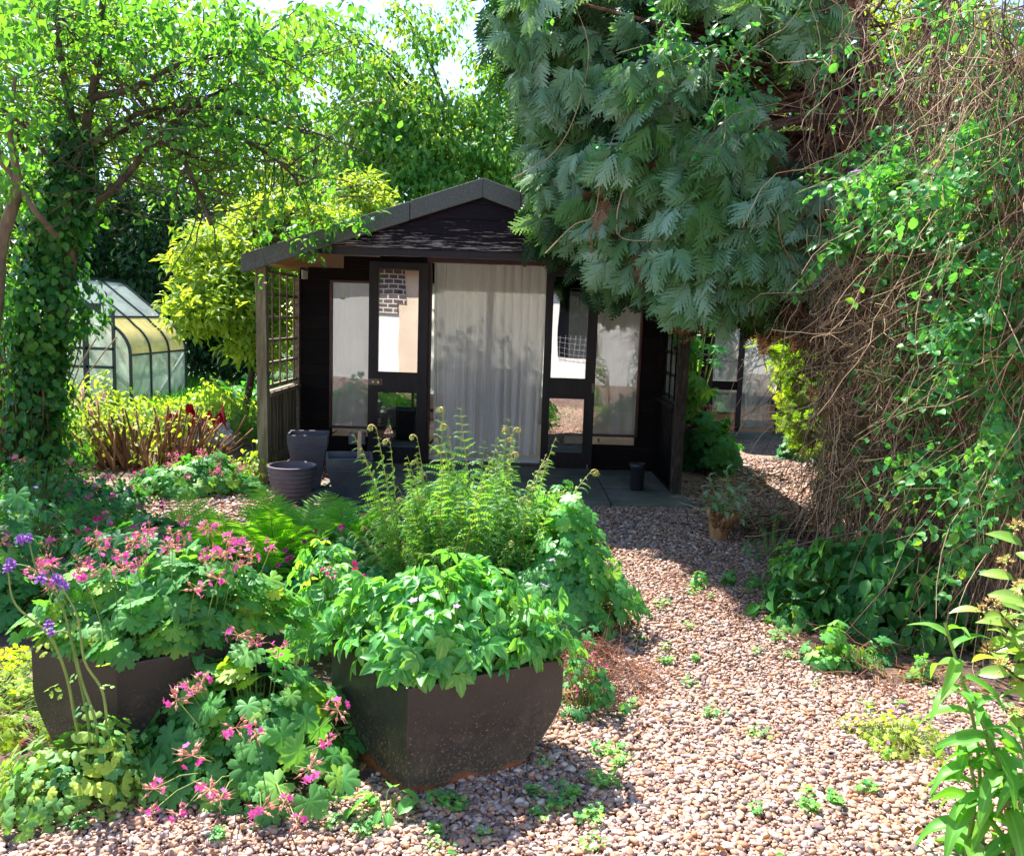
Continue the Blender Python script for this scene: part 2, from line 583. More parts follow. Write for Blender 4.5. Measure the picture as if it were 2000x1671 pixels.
def frond_mesh(name, L=1.0, lean=.25, pairs=28, plen=.11, tpl=None, curl=True, mats=None, flat=False, seed=0, arch=.5, width_peak=.4):
    """one fern frond growing from the origin, leaning to +Y; returns a mesh object"""
    g = Geo()
    r_ = np.random.default_rng(seed)
    k = 34
    t = np.linspace(0, 1, k)
    ang = lean + arch * t ** 2
    seg = L / k
    y = np.cumsum(np.sin(ang)) * seg
    z = np.cumsum(np.cos(ang)) * seg
    x = .03 * L * np.sin(t * 3 + seed)
    pts = np.stack([x, y, z], -1)
    g.tubes(pts, np.linspace(.0052, .0016, k) * (L ** .3), 5, rnd=.5, mat=1)
    if curl:
        c = pts[-1]
        d0 = PI / 2 - ang[-1]
        q = [c]
        a = d0
        step = .0066
        for i in range(28):
            a -= .17 + .012 * i
            step *= .962
            q.append(q[-1] + A3(0, math.cos(a) * step, math.sin(a) * step))
        g.tubes(np.array(q), np.linspace(.0042, .0055, len(q)), 6, rnd=.9, mat=1)
        cp = np.array(q)[4::2]
        dd = norm(np.stack([np.where(np.arange(len(cp)) % 2, 1., -1.), 0 * cp[:, 0], 0 * cp[:, 0] + .3], -1))
        g.stamp(tpl, cp, frames(dd, np.tile(A3(0, 0, 1), (len(cp), 1))), .028, rnd=np.full(len(cp), .95))
    T_ = norm(np.gradient(pts, axis=0))
    u = np.linspace(.14 if not flat else .2, .985, pairs)
    idx = u * (k - 1)
    i0 = np.minimum(idx.astype(int), k - 2)
    fr = (idx - i0)[:, None]
    pos = pts[i0] * (1 - fr) + pts[i0 + 1] * fr
    tt = T_[i0]
    pl = plen * np.sin(PI * np.clip(u, 0, 1) ** (math.log(.5) / math.log(width_peak))) ** .7 + plen * .12
    for sg in (-1, 1):
        pl = pl * r_.uniform(.75, 1.15, pairs)
        d = A3(sg, 0, 0) * .92 + tt * (.32 if not flat else .3) + r_.normal(0, .09 if flat else .22, (pairs, 3))
        up = np.cross(A3(1, 0, 0), tt)
        up = -np.cross(tt, A3(1, 0, 0))
        if not flat:
            up = up + A3(0, 0, .5) + r_.normal(0, .4, (pairs, 3))
        g.stamp(tpl, pos, frames(d, up), np.stack([pl * .9, pl, pl], -1), rnd=np.clip(.3 + .4 * u + r_.normal(0, .12, pairs), 0, 1))
    return g.build(name, mats or [M['fern'], M['rachis']], smooth=False)


# ------------------------------------------------------------------ flowers
def flower_tpl(petals=5, r=.012, mat=0):
    pt = blade(2, .75, -.1, .2, .6)
    return merge(*[xf(pt, rz=2 * PI * i / petals, rx=.35, s=r, mat=mat) for i in range(petals)])


def calyx_tpl(s=1.0):
    """swollen salmon calyx with a long beak"""
    V, Q, k = [], [], 5
    prof = [(.0, .0), (.0042, .003), (.0045, .008), (.0022, .012), (.0007, .016), (.0004, .028)]
    for rr, zz in prof:
        for j in range(k):
            a = 2 * PI * j / k
            V.append((rr * math.cos(a) * s, zz * s, rr * math.sin(a) * s))
    for i in range(len(prof) - 1):
        for j in range(k):
            Q.append((i * k + j, i * k + (j + 1) % k, (i + 1) * k + (j + 1) % k, (i + 1) * k + j))
    return T(V, [Q], mats=[1])


FL5, CAL = flower_tpl(), calyx_tpl()
HEADS = {}


def flower_head(kind, seed):
    """mesh data for one flower head, made once per kind and shared"""
    key = (kind, seed)
    if key in HEADS:
        return HEADS[key]
    r_ = np.random.default_rng(100 + seed)
    g = Geo()
    if kind in ('pink', 'pinkup'):
        n = 11
        d = norm(r_.normal(0, 1, (n, 3)) * A3(1, 1, .7) + A3(0, 0, .3))
        g.tubes(np.stack([np.zeros((n, 3)), d * .014, d * .026], 1), .0009, 4, rnd=.8, mat=1)
        g.stamp(CAL, d * .024, frames(d, np.tile(A3(.1, .2, 1), (n, 1))), r_.uniform(.9, 1.3, n))
        m = 3 + seed % 2
        e = norm(r_.normal(0, 1, (m, 3)) + A3(0, -.6, .2))
        fz = frames(norm(np.cross(e, A3(.3, .2, 1))), e)
        g.stamp(FL5, e * .036, fz, r_.uniform(.95, 1.35, m), rnd=r_.random(m))
        mats = [M['petal'], M['calyx']]
    elif kind == 'columbine':
        n = 5
        up = blade(3, .55, .5, -.3, .5)
        for i in range(5):
            a = 2 * PI * i / 5
            g.stamp(xf(up, rz=a, rx=-1.0, s=.03), [(0, 0, 0)], np.eye(3)[None], 1.0, rnd=[.3])
            g.stamp(xf(up, rz=a + .6, rx=-.2, s=.026), [(0, 0, 0)], np.eye(3)[None], 1.0, rnd=[.8])
        sp = [[A3(math.cos(a) * .008, math.sin(a) * .008, 0), A3(math.cos(a) * .012, math.sin(a) * .012, .014), A3(math.cos(a) * .004, math.sin(a) * .004, .022)] for a in np.arange(5) * 2 * PI / 5]
        g.tubes(np.array(sp), [.004, .0025, .0018], 5, rnd=.2)
        mats = [M['purple'], M['calyx']]
    elif kind == 'mauve':
        g.stamp(flower_tpl(5, .016), [(0, 0, 0)], np.eye(3)[None], 1.0, rnd=[.5])
        g.stamp(CAL, [(0, 0, -.004)], frames(A3(0, .2, -1)[None], A3(0, 1, 0)[None]), .6)
        mats = [M['mauve'], M['stem']]
    elif kind == 'tiny':
        g.stamp(flower_tpl(5, .008), [(0, 0, 0)], np.eye(3)[None], 1.0, rnd=[.5])
        mats = [M['petal'], M['calyx']]
    else:                                                            # small crimson flower of the shady bed
        for i in range(3):
            e = norm(r_.normal(0, 1, 3) + A3(0, -.5, .6))
            g.stamp(flower_tpl(5, .017), [e * .018], frames(norm(np.cross(e, A3(.3, .2, 1)))[None], e[None]), 1.0)
        mats = [M['crim'], M['calyx']]
    o = g.build('flower_head', mats, smooth=False)
    me = o.data
    bpy.data.objects.remove(o)
    HEADS[key] = me
    return me


def add_heads(root, kind, pos, base, scale=1.0):
    for i, p in enumerate(pos):
        o = bpy.data.objects.new('flower_head', flower_head(kind, i % 4))
        COL.objects.link(o)
        o.parent = root
        o.location = (p[0] - base[0], p[1] - base[1], p[2] - base[2])
        o.rotation_euler = (random.uniform(-.4, .6), random.uniform(-.4, .4), random.uniform(0, 6.28))
        s = scale * random.uniform(.85, 1.25)
        o.scale = (s, s, s)


# ------------------------------------------------------------------ plants
def x_f(r_, a):
    return r_ * np.cos(a) + .6 * r_ * np.sin(a)


def clump(name, label, cat, c, rx, ry, h, n, tpl, mat, size, heads=0, hkind='pink', hh=.12, group=None, tilt=.75, stem_r=.0016, z0=0.0,
          profile=2.0, inner=.35, hscale=1.0, petiole=.7, flowerlist=None, smooth=True, stemmat='stem', sizevar=.35, lean=(0, 0), base_h=.0):
    """mound of stalked leaves round centre c; Empty > foliage, stems, flower_head..."""
    c = np.asarray(c, float)
    root = thing(name, label, cat, group)
    g, st = Geo(), Geo()
    a = rng.uniform(0, 2 * PI, n)
    r_ = np.sqrt(rng.random(n))
    wob = 1 + .16 * np.sin(3 * a + c[0] * 9) + .12 * np.sin(5 * a + c[1] * 7)
    bump_ = 1 + .22 * np.sin(x_f(r_, a) * 4.3 + c[0] * 5) + .12 * np.sin(x_f(r_, a + 1.3) * 7.7)
    top = (base_h + (h - base_h) * (1 - r_ ** profile)) * bump_
    lay = np.where(rng.random(n) < 1 - inner, rng.uniform(.82, 1.06, n), rng.uniform(.25, .85, n))
    hz = np.maximum(top * lay + rng.normal(0, .02, n), size * .25)
    x = r_ * np.cos(a) * rx * wob + lean[0] * hz
    y = r_ * np.sin(a) * ry * wob + lean[1] * hz
    pos = np.stack([x, y, hz], -1) + c + A3(0, 0, z0)
    out = np.stack([np.cos(a), np.sin(a), 0 * a], -1)
    nrm = norm(out * (r_ * tilt)[:, None] * 1.4 + A3(0, 0, 1) + rng.normal(0, .32, (n, 3)))
    d = norm(out + rng.normal(0, .55, (n, 3)))
    d = norm(d - nrm * np.sum(d * nrm, -1, keepdims=True) + A3(0, 0, -.15))
    s = size * rng.uniform(1 - sizevar, 1 + sizevar * .6, n)
    # leaves low down get old and yellow now and then
    rv = np.clip(rng.normal(.42, .2, n) + (rng.random(n) < .04) * .5, 0, 1)
    g.stamp(tpl, pos, frames(d, nrm), s, rnd=rv)
    f = g.build('foliage', mat, root, smooth=smooth)
    if petiole:
        m = max(1, int(n * petiole))
        tipp = pos[:m]
        b = c + A3(0, 0, z0 + .0) + (tipp - c) * A3(.35, .35, 0)
        mid = (b * .45 + tipp * .55) + A3(0, 0, .03)
        st.tubes(np.stack([b, mid, tipp], 1), [stem_r * 1.3, stem_r, stem_r * .7], 4)
    hp = None
    if heads:
        ah = rng.uniform(0, 2 * PI, heads)
        rh = np.sqrt(rng.random(heads)) * .97
        hzz = base_h + (h - base_h) * (1 - rh ** profile) + rng.uniform(.25, 1.15, heads) * hh
        hp = np.stack([rh * np.cos(ah) * rx, rh * np.sin(ah) * ry, hzz], -1) + c + A3(lean[0] * 0, 0, z0)
    if flowerlist is not None:
        hp = flowerlist if hp is None else np.concatenate([hp, flowerlist])
    if hp is not None:
        b = c + (hp - c) * A3(.55, .55, 0) + A3(0, 0, z0 + .3 * h)
        mid = (b + hp) / 2 + A3(0, 0, .015)
        st.tubes(np.stack([b, mid, hp], 1), [stem_r * 1.2, stem_r, stem_r * .7], 4)
    if st.n:
        st.build('stems', M[stemmat], root, smooth=True)
    settle(root, tuple(c + A3(0, 0, z0)))
    if hp is not None:
        add_heads(root, hkind, hp, tuple(c + A3(0, 0, z0)), hscale)
    return root


def cloud(g, cen, rad, per, tpl, size, droop=.5, crnd=None, spread=.45, upb=1.0, flatz=.75, sizevar=.3):
    """leaf clumps: cen (m,3), rad (m,)"""
    cen = np.asarray(cen, float)
    m = len(cen)
    rad = np.broadcast_to(np.asarray(rad, float), (m,))
    n = m * per
    ci = np.repeat(np.arange(m), per)
    d = norm(rng.normal(0, 1, (n, 3)))
    rr = rng.random(n) ** .45
    pos = cen[ci] + d * (rad[ci] * rr)[:, None] * A3(1, 1, flatz)
    out = norm(d * A3(1, 1, .25) + rng.normal(0, .5, (n, 3)) + A3(0, 0, -droop))
    up = norm(A3(0, 0, upb) + d * .5 + rng.normal(0, spread, (n, 3)))
    if crnd is None:
        crnd = rng.random(m)
    rv = np.clip(crnd[ci] * .55 + rng.random(n) * .45, 0, 1)
    g.stamp(tpl, pos, frames(out, up), size * rng.uniform(1 - sizevar, 1 + sizevar, n), rnd=rv)


def wander(p0, d0, L, k=8, jit=.25, grav=0.0):
    """n random polylines; p0,d0 (n,3), L (n,)"""
    n = len(p0)
    out = np.zeros((n, k, 3))
    out[:, 0] = p0
    d = norm(d0)
    st = np.broadcast_to(L, (n,))[:, None] / (k - 1)
    for i in range(1, k):
        d = norm(d + rng.normal(0, jit, (n, 3)) + A3(0, 0, grav))
        out[:, i] = out[:, i - 1] + d * st
    return out


def smoothline(pts, k):
    """Catmull-Rom through points"""
    p = np.asarray(pts, float)
    p = np.concatenate([2 * p[:1] - p[1:2], p, 2 * p[-1:] - p[-2:-1]])
    out = []
    m = len(p) - 3
    for u in np.linspace(0, m - 1e-6, k):
        i = int(u)
        t = u - i
        a, b, c, d = p[i:i + 4]
        out.append(.5 * ((2 * b) + (-a + c) * t + (2 * a - 5 * b + 4 * c - d) * t * t + (-a + 3 * b - 3 * c + d) * t ** 3))
    return np.array(out)


def blob_points(ells, n, Yj=.5, dmin=0):
    """random points in screen-measured ellipses [(px,py,rx,ry,Y,dY,weight)] turned into places in the garden"""
    e = np.array(ells, float)
    w = e[:, 6] / e[:, 6].sum()
    i = rng.choice(len(e), n, p=w)
    a = rng.uniform(0, 2 * PI, n)
    r_ = np.sqrt(rng.random(n))
    Y = e[i, 4] + rng.uniform(-1, 1, n) * e[i, 5]
    return P(e[i, 0] + r_ * np.cos(a) * e[i, 2], e[i, 1] + r_ * np.sin(a) * e[i, 3], Y)


def tree(name, label, cat, base, top, cen, rad, per, tpl, size, mat, bark='bark', tr=.12, limbs=40, group=None, droop=.5, flatz=.75, spread=.45, smooth=False):
    root = thing(name, label, cat, group)
    base, top = np.asarray(base, float), np.asarray(top, float)
    g = Geo()
    line = smoothline([base, base * .6 + top * .4 + A3(.08, 0, 0), base * .3 + top * .7 - A3(.06, 0, 0), top], 14)
    g.tubes(line, np.linspace(tr, tr * .3, 14), 10, mat=0)
    g.build('trunk', M[bark], root, smooth=True)
    g = Geo()
    cen = np.asarray(cen, float)
    k = min(limbs, len(cen))
    sel = rng.choice(len(cen), k, replace=False)
    for i in sel:
        c = cen[i]
        t = np.clip((c[2] - base[2]) / max(top[2] - base[2], .1) * .75 - .05, .12, .95)
        s_ = line[int(t * 13)]
        mid = (s_ + c) / 2 + A3(0, 0, .1 * np.linalg.norm(c - s_)) + rng.normal(0, .06, 3)
        g.tubes(smoothline([s_, mid, c], 7), np.linspace(tr * .32, .006, 7), 5)
    if k:
        g.build('branches', M[bark], root, smooth=True)
    g = Geo()
    cloud(g, cen, rad, per, tpl, size, droop, flatz=flatz, spread=spread)
    g.build('crown', mat, root, smooth=smooth)
    settle(root, tuple(base))
    return root
# ------------------------------------------------------------------ light
SUN = norm(A3(-.42, .62, 1.0))                                     # towards the sun
sd = bpy.data.lights.new('sun', 'SUN')
sd.energy = 5.0
sd.angle = R(.5)
sd.color = (1.0, .95, .86)
so = bpy.data.objects.new('sun', sd)
COL.objects.link(so)
from mathutils import Vector
so.rotation_euler = Vector(-SUN).to_track_quat('-Z', 'Y').to_euler()
world = bpy.data.worlds.new('World')
scene.world = world
world.use_nodes = True
wn = world.node_tree
bg = wn.nodes['Background']
sky = wn.nodes.new('ShaderNodeTexSky')
sky.sky_type = 'NISHITA'
sky.sun_disc = False
sky.sun_elevation = math.asin(SUN[2])
sky.sun_rotation = math.atan2(SUN[0], SUN[1])
sky.air_density = 1.0
sky.dust_density = .3
sky.ozone_density = 2.0
wn.links.new(sky.outputs[0], bg.inputs[0])
bg.inputs[1].default_value = 0.11
scene.view_settings.view_transform = 'Standard'
scene.view_settings.look = 'None'
scene.view_settings.gamma = 1
scene.view_settings.exposure = 1.72
scene.cycles.max_bounces = 8
scene.cycles.diffuse_bounces = 4
scene.cycles.glossy_bounces = 3
scene.cycles.transmission_bounces = 4
scene.cycles.transparent_max_bounces = 10
scene.cycles.use_denoising = True
scene.cycles.caustics_reflective = False
scene.cycles.caustics_refractive = False
scene.cycles.sample_clamp_indirect = 6


def project(V):
    d = V - CAM
    z = d @ _F
    return CX + FPX * (d @ _Rt) / z, CY - FPX * (d @ _Up) / z


def inside(px, py, poly):
    poly = np.array(poly, float)
    c = np.zeros(len(px), bool)
    j = len(poly) - 1
    for i in range(len(poly)):
        xi, yi = poly[i]
        xj, yj = poly[j]
        c ^= ((yi > py) != (yj > py)) & (px < (xj - xi) * (py - yi) / (yj - yi + 1e-9) + xi)
        j = i
    return c


# ------------------------------------------------------------------ ground
def ground_mat():
    m, nt, out = newmat('gravel_ground')
    tc = nt.nodes.new('ShaderNodeTexCoord')
    v = nt.nodes.new('ShaderNodeTexVoronoi')
    v.inputs['Scale'].default_value = 55
    nt.links.new(tc.outputs['Object'], v.inputs['Vector'])
    sep = nt.nodes.new('ShaderNodeSeparateColor')
    nt.links.new(v.outputs['Color'], sep.inputs[0])
    c = ramp(nt, GRAVEL)
    nt.links.new(sep.outputs[0], c.inputs[0])
    n1 = ramp(nt, [(.35, (.75, .7, .66)), (.6, (1.1, 1.1, 1.1))])
    nt.links.new(noise(nt, 1.3, 5), n1.inputs[0])
    col = mixc(nt, 1.0, c.outputs[0], n1.outputs[0], 'MULTIPLY')
    ed = ramp(nt, [(.0, (1, 1, 1)), (.6, (.85, .8, .75)), (1, (.25, .2, .17))])
    nt.links.new(v.outputs['Distance'], ed.inputs[0])
    nt.nodes[-1].color_ramp.elements[1].position = .35
    nt.nodes[-1].color_ramp.elements[2].position = .75
    col = mixc(nt, 1.0, col, ed.outputs[0], 'MULTIPLY')
    p = nt.nodes.new('ShaderNodeBsdfPrincipled')
    p.inputs['Roughness'].default_value = .85
    nt.links.new(col, p.inputs['Base Color'])
    b = nt.nodes.new('ShaderNodeBump')
    b.inputs['Distance'].default_value = .012
    b.invert = True
    nt.links.new(v.outputs['Distance'], b.inputs['Height'])
    nt.links.new(b.outputs[0], p.inputs['Normal'])
    nt.links.new(p.outputs[0], out.inputs[0])
    return m


GRAVEL = [(0, (.09, .065, .075)), (.1, (.2, .14, .13)), (.25, (.38, .23, .16)), (.4, (.48, .3, .2)), (.5, (.42, .18, .1)), (.6, (.5, .35, .27)), (.74, (.36, .28, .29)), (.85, (.56, .41, .33)), (1, (.68, .58, .52))]
M['gravelg'] = ground_mat()


def pebble_mat():
    m, nt, out = newmat('pebble')
    c = ramp(nt, GRAVEL)
    nt.links.new(attr(nt, 'rnd'), c.inputs[0])
    n1 = ramp(nt, [(.3, (.72, .68, .64)), (.65, (1.12, 1.1, 1.08))])
    nt.links.new(noise(nt, 60, 4), n1.inputs[0])
    p = nt.nodes.new('ShaderNodeBsdfPrincipled')
    nt.links.new(mixc(nt, 1.0, c.outputs[0], n1.outputs[0], 'MULTIPLY'), p.inputs['Base Color'])
    p.inputs['Roughness'].default_value = .7
    p.inputs['Specular IOR Level'].default_value = .35
    nt.links.new(p.outputs[0], out.inputs[0])
    return m


M['pebble'] = pebble_mat()
M['soil'] = surf('soil', [(.3, (.05, .03, .02)), (.55, (.12, .075, .05)), (.75, (.24, .15, .1))], 14, .95, bump=.02, bscale=40)
M['lawn'] = surf('lawn_soil', [(.3, (.02, .06, .015)), (.7, (.05, .12, .03))], 6, .95, bump=.02, bscale=30)

g = Geo()
g.add([(-90, -40, 0), (90, -40, 0), (90, 110, 0), (-90, 110, 0)], [[(0, 1, 2, 3)]])
tag(g.build('ground', M['gravelg']), kind='structure')


def patch(name, mat, poly, z, wob=.04, sub=6):
    """irregular sheet on the ground: outline given as ground points"""
    pts = []
    poly = [np.asarray(p, float) for p in poly]
    for i, p in enumerate(poly):
        q = poly[(i + 1) % len(poly)]
        for k in range(sub):
            t = k / sub
            w = p * (1 - t) + q * t
            pts.append((w[0] + rng.normal(0, wob), w[1] + rng.normal(0, wob), z))
    g = Geo()
    g.add(pts, [[tuple(range(len(pts)))]])
    return tag(g.build(name, mat), kind='structure')


gp = lambda *xs: [G(x, y)[:2] for x, y in xs]
patch('lawn', M['lawn'], [(-16, 9.6), (-2.6, 9.6), (-2.3, 13), (2, 14), (9, 14), (9, 40), (-20, 40)], .004, .1)
patch('soil_bed', M['soil'], gp((-250, 1010), (180, 1010), (420, 1060), (760, 1010), (1080, 1040), (1170, 1100), (1215, 1250), (1190, 1420), (1080, 1480), (800, 1570), (560, 1590), (250, 1590), (60, 1560), (-120, 1480), (-350, 1300)), .004, .03)
patch('soil_bed', M['soil'], gp((1620, 905), (1560, 1000), (1500, 1080), (1490, 1180), (1560, 1290), (1700, 1370), (1850, 1400), (1990, 1480), (2300, 1600), (2900, 1300), (2500, 900)), .004, .03)
patch('soil_bed', M['soil'], [(-9, 7.2), (-2.15, 7.3), (-2.15, 9.4), (-9, 9.5)], .004, .06)

# loose pebbles: real stones where the camera can tell them apart
ico = None


def icosphere(sub):
    import bmesh
    bm = bmesh.new()
    bmesh.ops.create_icosphere(bm, subdivisions=sub, radius=1)
    V = np.array([v.co[:] for v in bm.verts])
    F = np.array([[v.index for v in f.verts] for f in bm.faces])
    bm.free()
    return V, F


def pebble_tpl(sub, seed):
    V, F = icosphere(sub)
    r_ = np.random.default_rng(seed)
    d = np.zeros(len(V))
    for _ in range(5):
        k = norm(r_.normal(0, 1, 3))
        d += -.42 * np.maximum(0, V @ k - .35) + .03 * np.sin(V @ r_.normal(0, 3, 3))
    return T(V * (1.1 + d)[:, None] * A3(1, .78, .5), [F])


PATH = [(-60, 1690), (-60, 1590), (120, 1560), (330, 1530), (560, 1560), (760, 1520), (900, 1500), (1060, 1440), (1150, 1330), (1190, 1230), (1180, 1100), (1120, 1010), (1000, 985), (1340, 975), (1440, 880),
        (1420, 845), (1560, 850), (1640, 930), (1570, 1010), (1490, 1120), (1510, 1230), (1600, 1320), (1740, 1345), (1860, 1350), (2080, 1420), (2200, 1700)]


def scatter_pebbles(x0, x1, y0, y1, dens, size, sub, zj, seedn=4, poly=PATH):
    n = int((x1 - x0) * (y1 - y0) * dens)
    p = np.stack([rng.uniform(x0, x1, n), rng.uniform(y0, y1, n), np.zeros(n)], -1)
    px, py = project(p)
    px = px + rng.normal(0, 14, n)
    py = py + rng.normal(0, 7, n)
    p = p[inside(px, py, poly)]
    n = len(p)
    s = size * np.clip(rng.lognormal(-.05, .5, n), .38, 2.5)
    p[:, 2] = rng.uniform(0, zj, n) + s * .12
    a = rng.uniform(0, 2 * PI, n)
    d = np.stack([np.cos(a), np.sin(a), rng.normal(0, .18, n)], -1)
    rot = frames(d, A3(0, 0, 1) + rng.normal(0, .28, (n, 3)))
    w = rng.integers(0, seedn, n)
    sc = np.stack([s, s * rng.uniform(.75, 1.1, n), s * rng.uniform(.8, 1.25, n)], -1)
    for k in range(seedn):
        q = w == k
        pebg.stamp(pebble_tpl(sub, k + 3), p[q], rot[q], sc[q])


pebg = Geo()
scatter_pebbles(-2.4, 2.6, 1.85, 2.7, 15000, .0074, 2, .012, 6)
scatter_pebbles(-1.4, 2.4, 2.7, 3.4, 14000, .0073, 2, .012, 6)
scatter_pebbles(-.6, 2.6, 3.4, 5.2, 12000, .0076, 1, .012, 6)
scatter_pebbles(-2.4, 2.6, 1.85, 3.6, 9000, .0042, 1, .010, 4)
scatter_pebbles(-.3, 3.4, 5.2, 7.2, 6500, .0088, 1, .010)
scatter_pebbles(1.4, 5, 7.2, 9.6, 1800, .0135, 1, .008, 2)
scatter_pebbles(-4.5, -.6, 5.0, 6.9, 2600, .0125, 1, .008, 2, poly=[(150, 1010), (520, 930), (760, 975), (760, 1050), (600, 1075), (330, 1070), (200, 1040)])
tag(pebg.build('gravel', M['pebble'], smooth=True), 'loose rounded tan, cream and grey pebbles covering the garden path', 'gravel', kind='stuff')

# ------------------------------------------------------------------ house materials
def worn_board():
    m, nt, out = newmat('worn_dark_board')
    base = ramp(nt, [(.3, (.003, .0015, .003)), (.6, (.009, .003, .006)), (.85, (.02, .008, .01))])
    nt.links.new(noise(nt, 5, 5, stretch=(.5, 1, 7)), base.inputs[0])
    tc = nt.nodes.new('ShaderNodeTexCoord')
    sp = nt.nodes.new('ShaderNodeSeparateXYZ')
    nt.links.new(tc.outputs['Object'], sp.inputs[0])
    # paint has flaked most along the lowest boards of the gable, where rain drips
    hh = math_n(nt, 'MULTIPLY', math_n(nt, 'SUBTRACT', 2.42, sp.outputs[2]), .52)
    hh = math_n(nt, 'MULTIPLY', hh, 1.0, clamp=True)
    f = math_n(nt, 'ADD', noise(nt, 13, 8, .75, stretch=(.4, 1, 6)), hh)
    th = ramp(nt, [(.70, (0, 0, 0)), (.73, (1, 1, 1))])
    nt.links.new(f, th.inputs[0])
    wood = ramp(nt, [(.3, (.16, .13, .13)), (.7, (.42, .36, .34))])
    nt.links.new(noise(nt, 20, 4, stretch=(.3, 1, 6)), wood.inputs[0])
    col = mixc(nt, th.outputs[0], base.outputs[0], wood.outputs[0])
    p = nt.nodes.new('ShaderNodeBsdfPrincipled')
    nt.links.new(col, p.inputs['Base Color'])
    p.inputs['Roughness'].default_value = .55
    p.inputs['Specular IOR Level'].default_value = .15
    b = nt.nodes.new('ShaderNodeBump')
    b.inputs['Distance'].default_value = .003
    nt.links.new(noise(nt, 12, 6, stretch=(.4, 1, 6)), b.inputs['Height'])
    nt.links.new(b.outputs[0], p.inputs['Normal'])
    nt.links.new(p.outputs[0], out.inputs[0])
    return m


M['gable'] = worn_board()
M['board'] = surf('dark_board', [(.3, (.002, .0015, .002)), (.6, (.006, .003, .003)), (.9, (.016, .008, .008))], 5, .6, bump=.003, bscale=14, stretch=(.5, .5, 7), rnd=.3, spec=.12)
M['frame'] = surf('black_frame_paint', [(.3, (.010, .007, .009)), (.75, (.02, .015, .019))], 8, .45, spec=.25, bump=.001, bscale=20, stretch=(3, 1, .5))
M['redframe'] = surf('maroon_frame', [(.3, (.04, .008, .01)), (.75, (.09, .02, .02))], 8, .45, bump=.001, bscale=20)
M['felt'] = surf('roof_felt', [(.3, (.08, .085, .08)), (.6, (.13, .135, .13)), (.8, (.2, .21, .2))], 60, .92, bump=.004, bscale=260, detail=8)
M['soffit'] = surf('soffit_board', [(.3, (.32, .13, .05)), (.7, (.6, .28, .12))], 3, .6, stretch=(.6, 6, 1), bump=.002)
M['oldwood'] = surf('weathered_wood', [(.2, (.055, .05, .03)), (.5, (.16, .13, .075)), (.8, (.32, .27, .16))], 7, .85, bump=.006, bscale=24, stretch=(4, 4, .5), rnd=.25)
M['oldrail'] = surf('weathered_rail', [(.2, (.1, .075, .045)), (.8, (.4, .3, .22))], 7, .8, bump=.004, bscale=24, stretch=(2, .6, 4), rnd=.25)
M['slab'] = surf('paving_stone', [(.25, (.05, .065, .05)), (.5, (.12, .13, .1)), (.8, (.22, .21, .18))], 3.5, .8, bump=.004, bscale=30, detail=8, rnd=.2)
M['inner'] = surf('inner_wall', [(.3, (.74, .72, .68)), (.7, (.82, .8, .76))], 4, .8)
M['innerfloor'] = surf('inner_floor', [(.3, (.6, .56, .5)), (.7, (.72, .68, .62))], 4, .6)
M['metal'] = plain('dark_metal', (.08, .075, .07), .35, metal=.8)
M['dplast'] = surf('charcoal_plastic', [(.25, (.03, .032, .042)), (.6, (.07, .073, .09)), (.85, (.2, .2, .22))], 5, .45, bump=.0006, bscale=90, detail=7, spec=.5)
M['bplast'] = surf('brown_grey_plastic', [(.25, (.07, .055, .065)), (.75, (.14, .11, .125))], 6, .5, bump=.0006, bscale=80)
M['stake'] = surf('pale_stake', [(.2, (.35, .2, .12)), (.8, (.6, .4, .26))], 14, .75, stretch=(3, 3, .5))


def glass_mat(name, refl=.3, tint=(1, 1, 1), rough=.0, dirt=0.0, dcol=(.7, .75, .7), bow=0.0):
    m, nt, out = newmat(name)
    t = nt.nodes.new('ShaderNodeBsdfTransparent')
    t.inputs[0].default_value = (*tint, 1)
    gl = nt.nodes.new('ShaderNodeBsdfAnisotropic') if False else nt.nodes.new('ShaderNodeBsdfGlossy')
    gl.inputs['Roughness'].default_value = rough
    fr = nt.nodes.new('ShaderNodeLayerWeight')
    fr.inputs['Blend'].default_value = .35
    if bow:
        b = nt.nodes.new('ShaderNodeBump')
        b.inputs['Distance'].default_value = bow
        nt.links.new(noise(nt, 1.6, 1), b.inputs['Height'])
        nt.links.new(b.outputs[0], gl.inputs['Normal'])
    fac = math_n(nt, 'ADD', math_n(nt, 'MULTIPLY', fr.outputs['Facing'], .5), refl, clamp=True)
    mx = nt.nodes.new('ShaderNodeMixShader')
    nt.links.new(fac, mx.inputs[0])
    nt.links.new(t.outputs[0], mx.inputs[1])
    nt.links.new(gl.outputs[0], mx.inputs[2])
    sh = mx.outputs[0]
    if dirt:
        d = nt.nodes.new('ShaderNodeBsdfDiffuse')
        d.inputs[0].default_value = (*dcol, 1)
        tl = nt.nodes.new('ShaderNodeBsdfTranslucent')
        tl.inputs[0].default_value = (*dcol, 1)
        m1 = nt.nodes.new('ShaderNodeMixShader')
        m1.inputs[0].default_value = .5
        nt.links.new(d.outputs[0], m1.inputs[1])
        nt.links.new(tl.outputs[0], m1.inputs[2])
        dr = ramp(nt, [(.3, (dirt * .55,) * 3), (.7, (min(1, dirt * 1.3),) * 3)])
        nt.links.new(noise(nt, 3, 7, .7, stretch=(1, 1, .5)), dr.inputs[0])
        m2 = nt.nodes.new('ShaderNodeMixShader')
        nt.links.new(dr.outputs[0], m2.inputs[0])
        nt.links.new(sh, m2.inputs[1])
        nt.links.new(m1.outputs[0], m2.inputs[2])
        sh = m2.outputs[0]
    nt.links.new(sh, out.inputs[0])
    return m


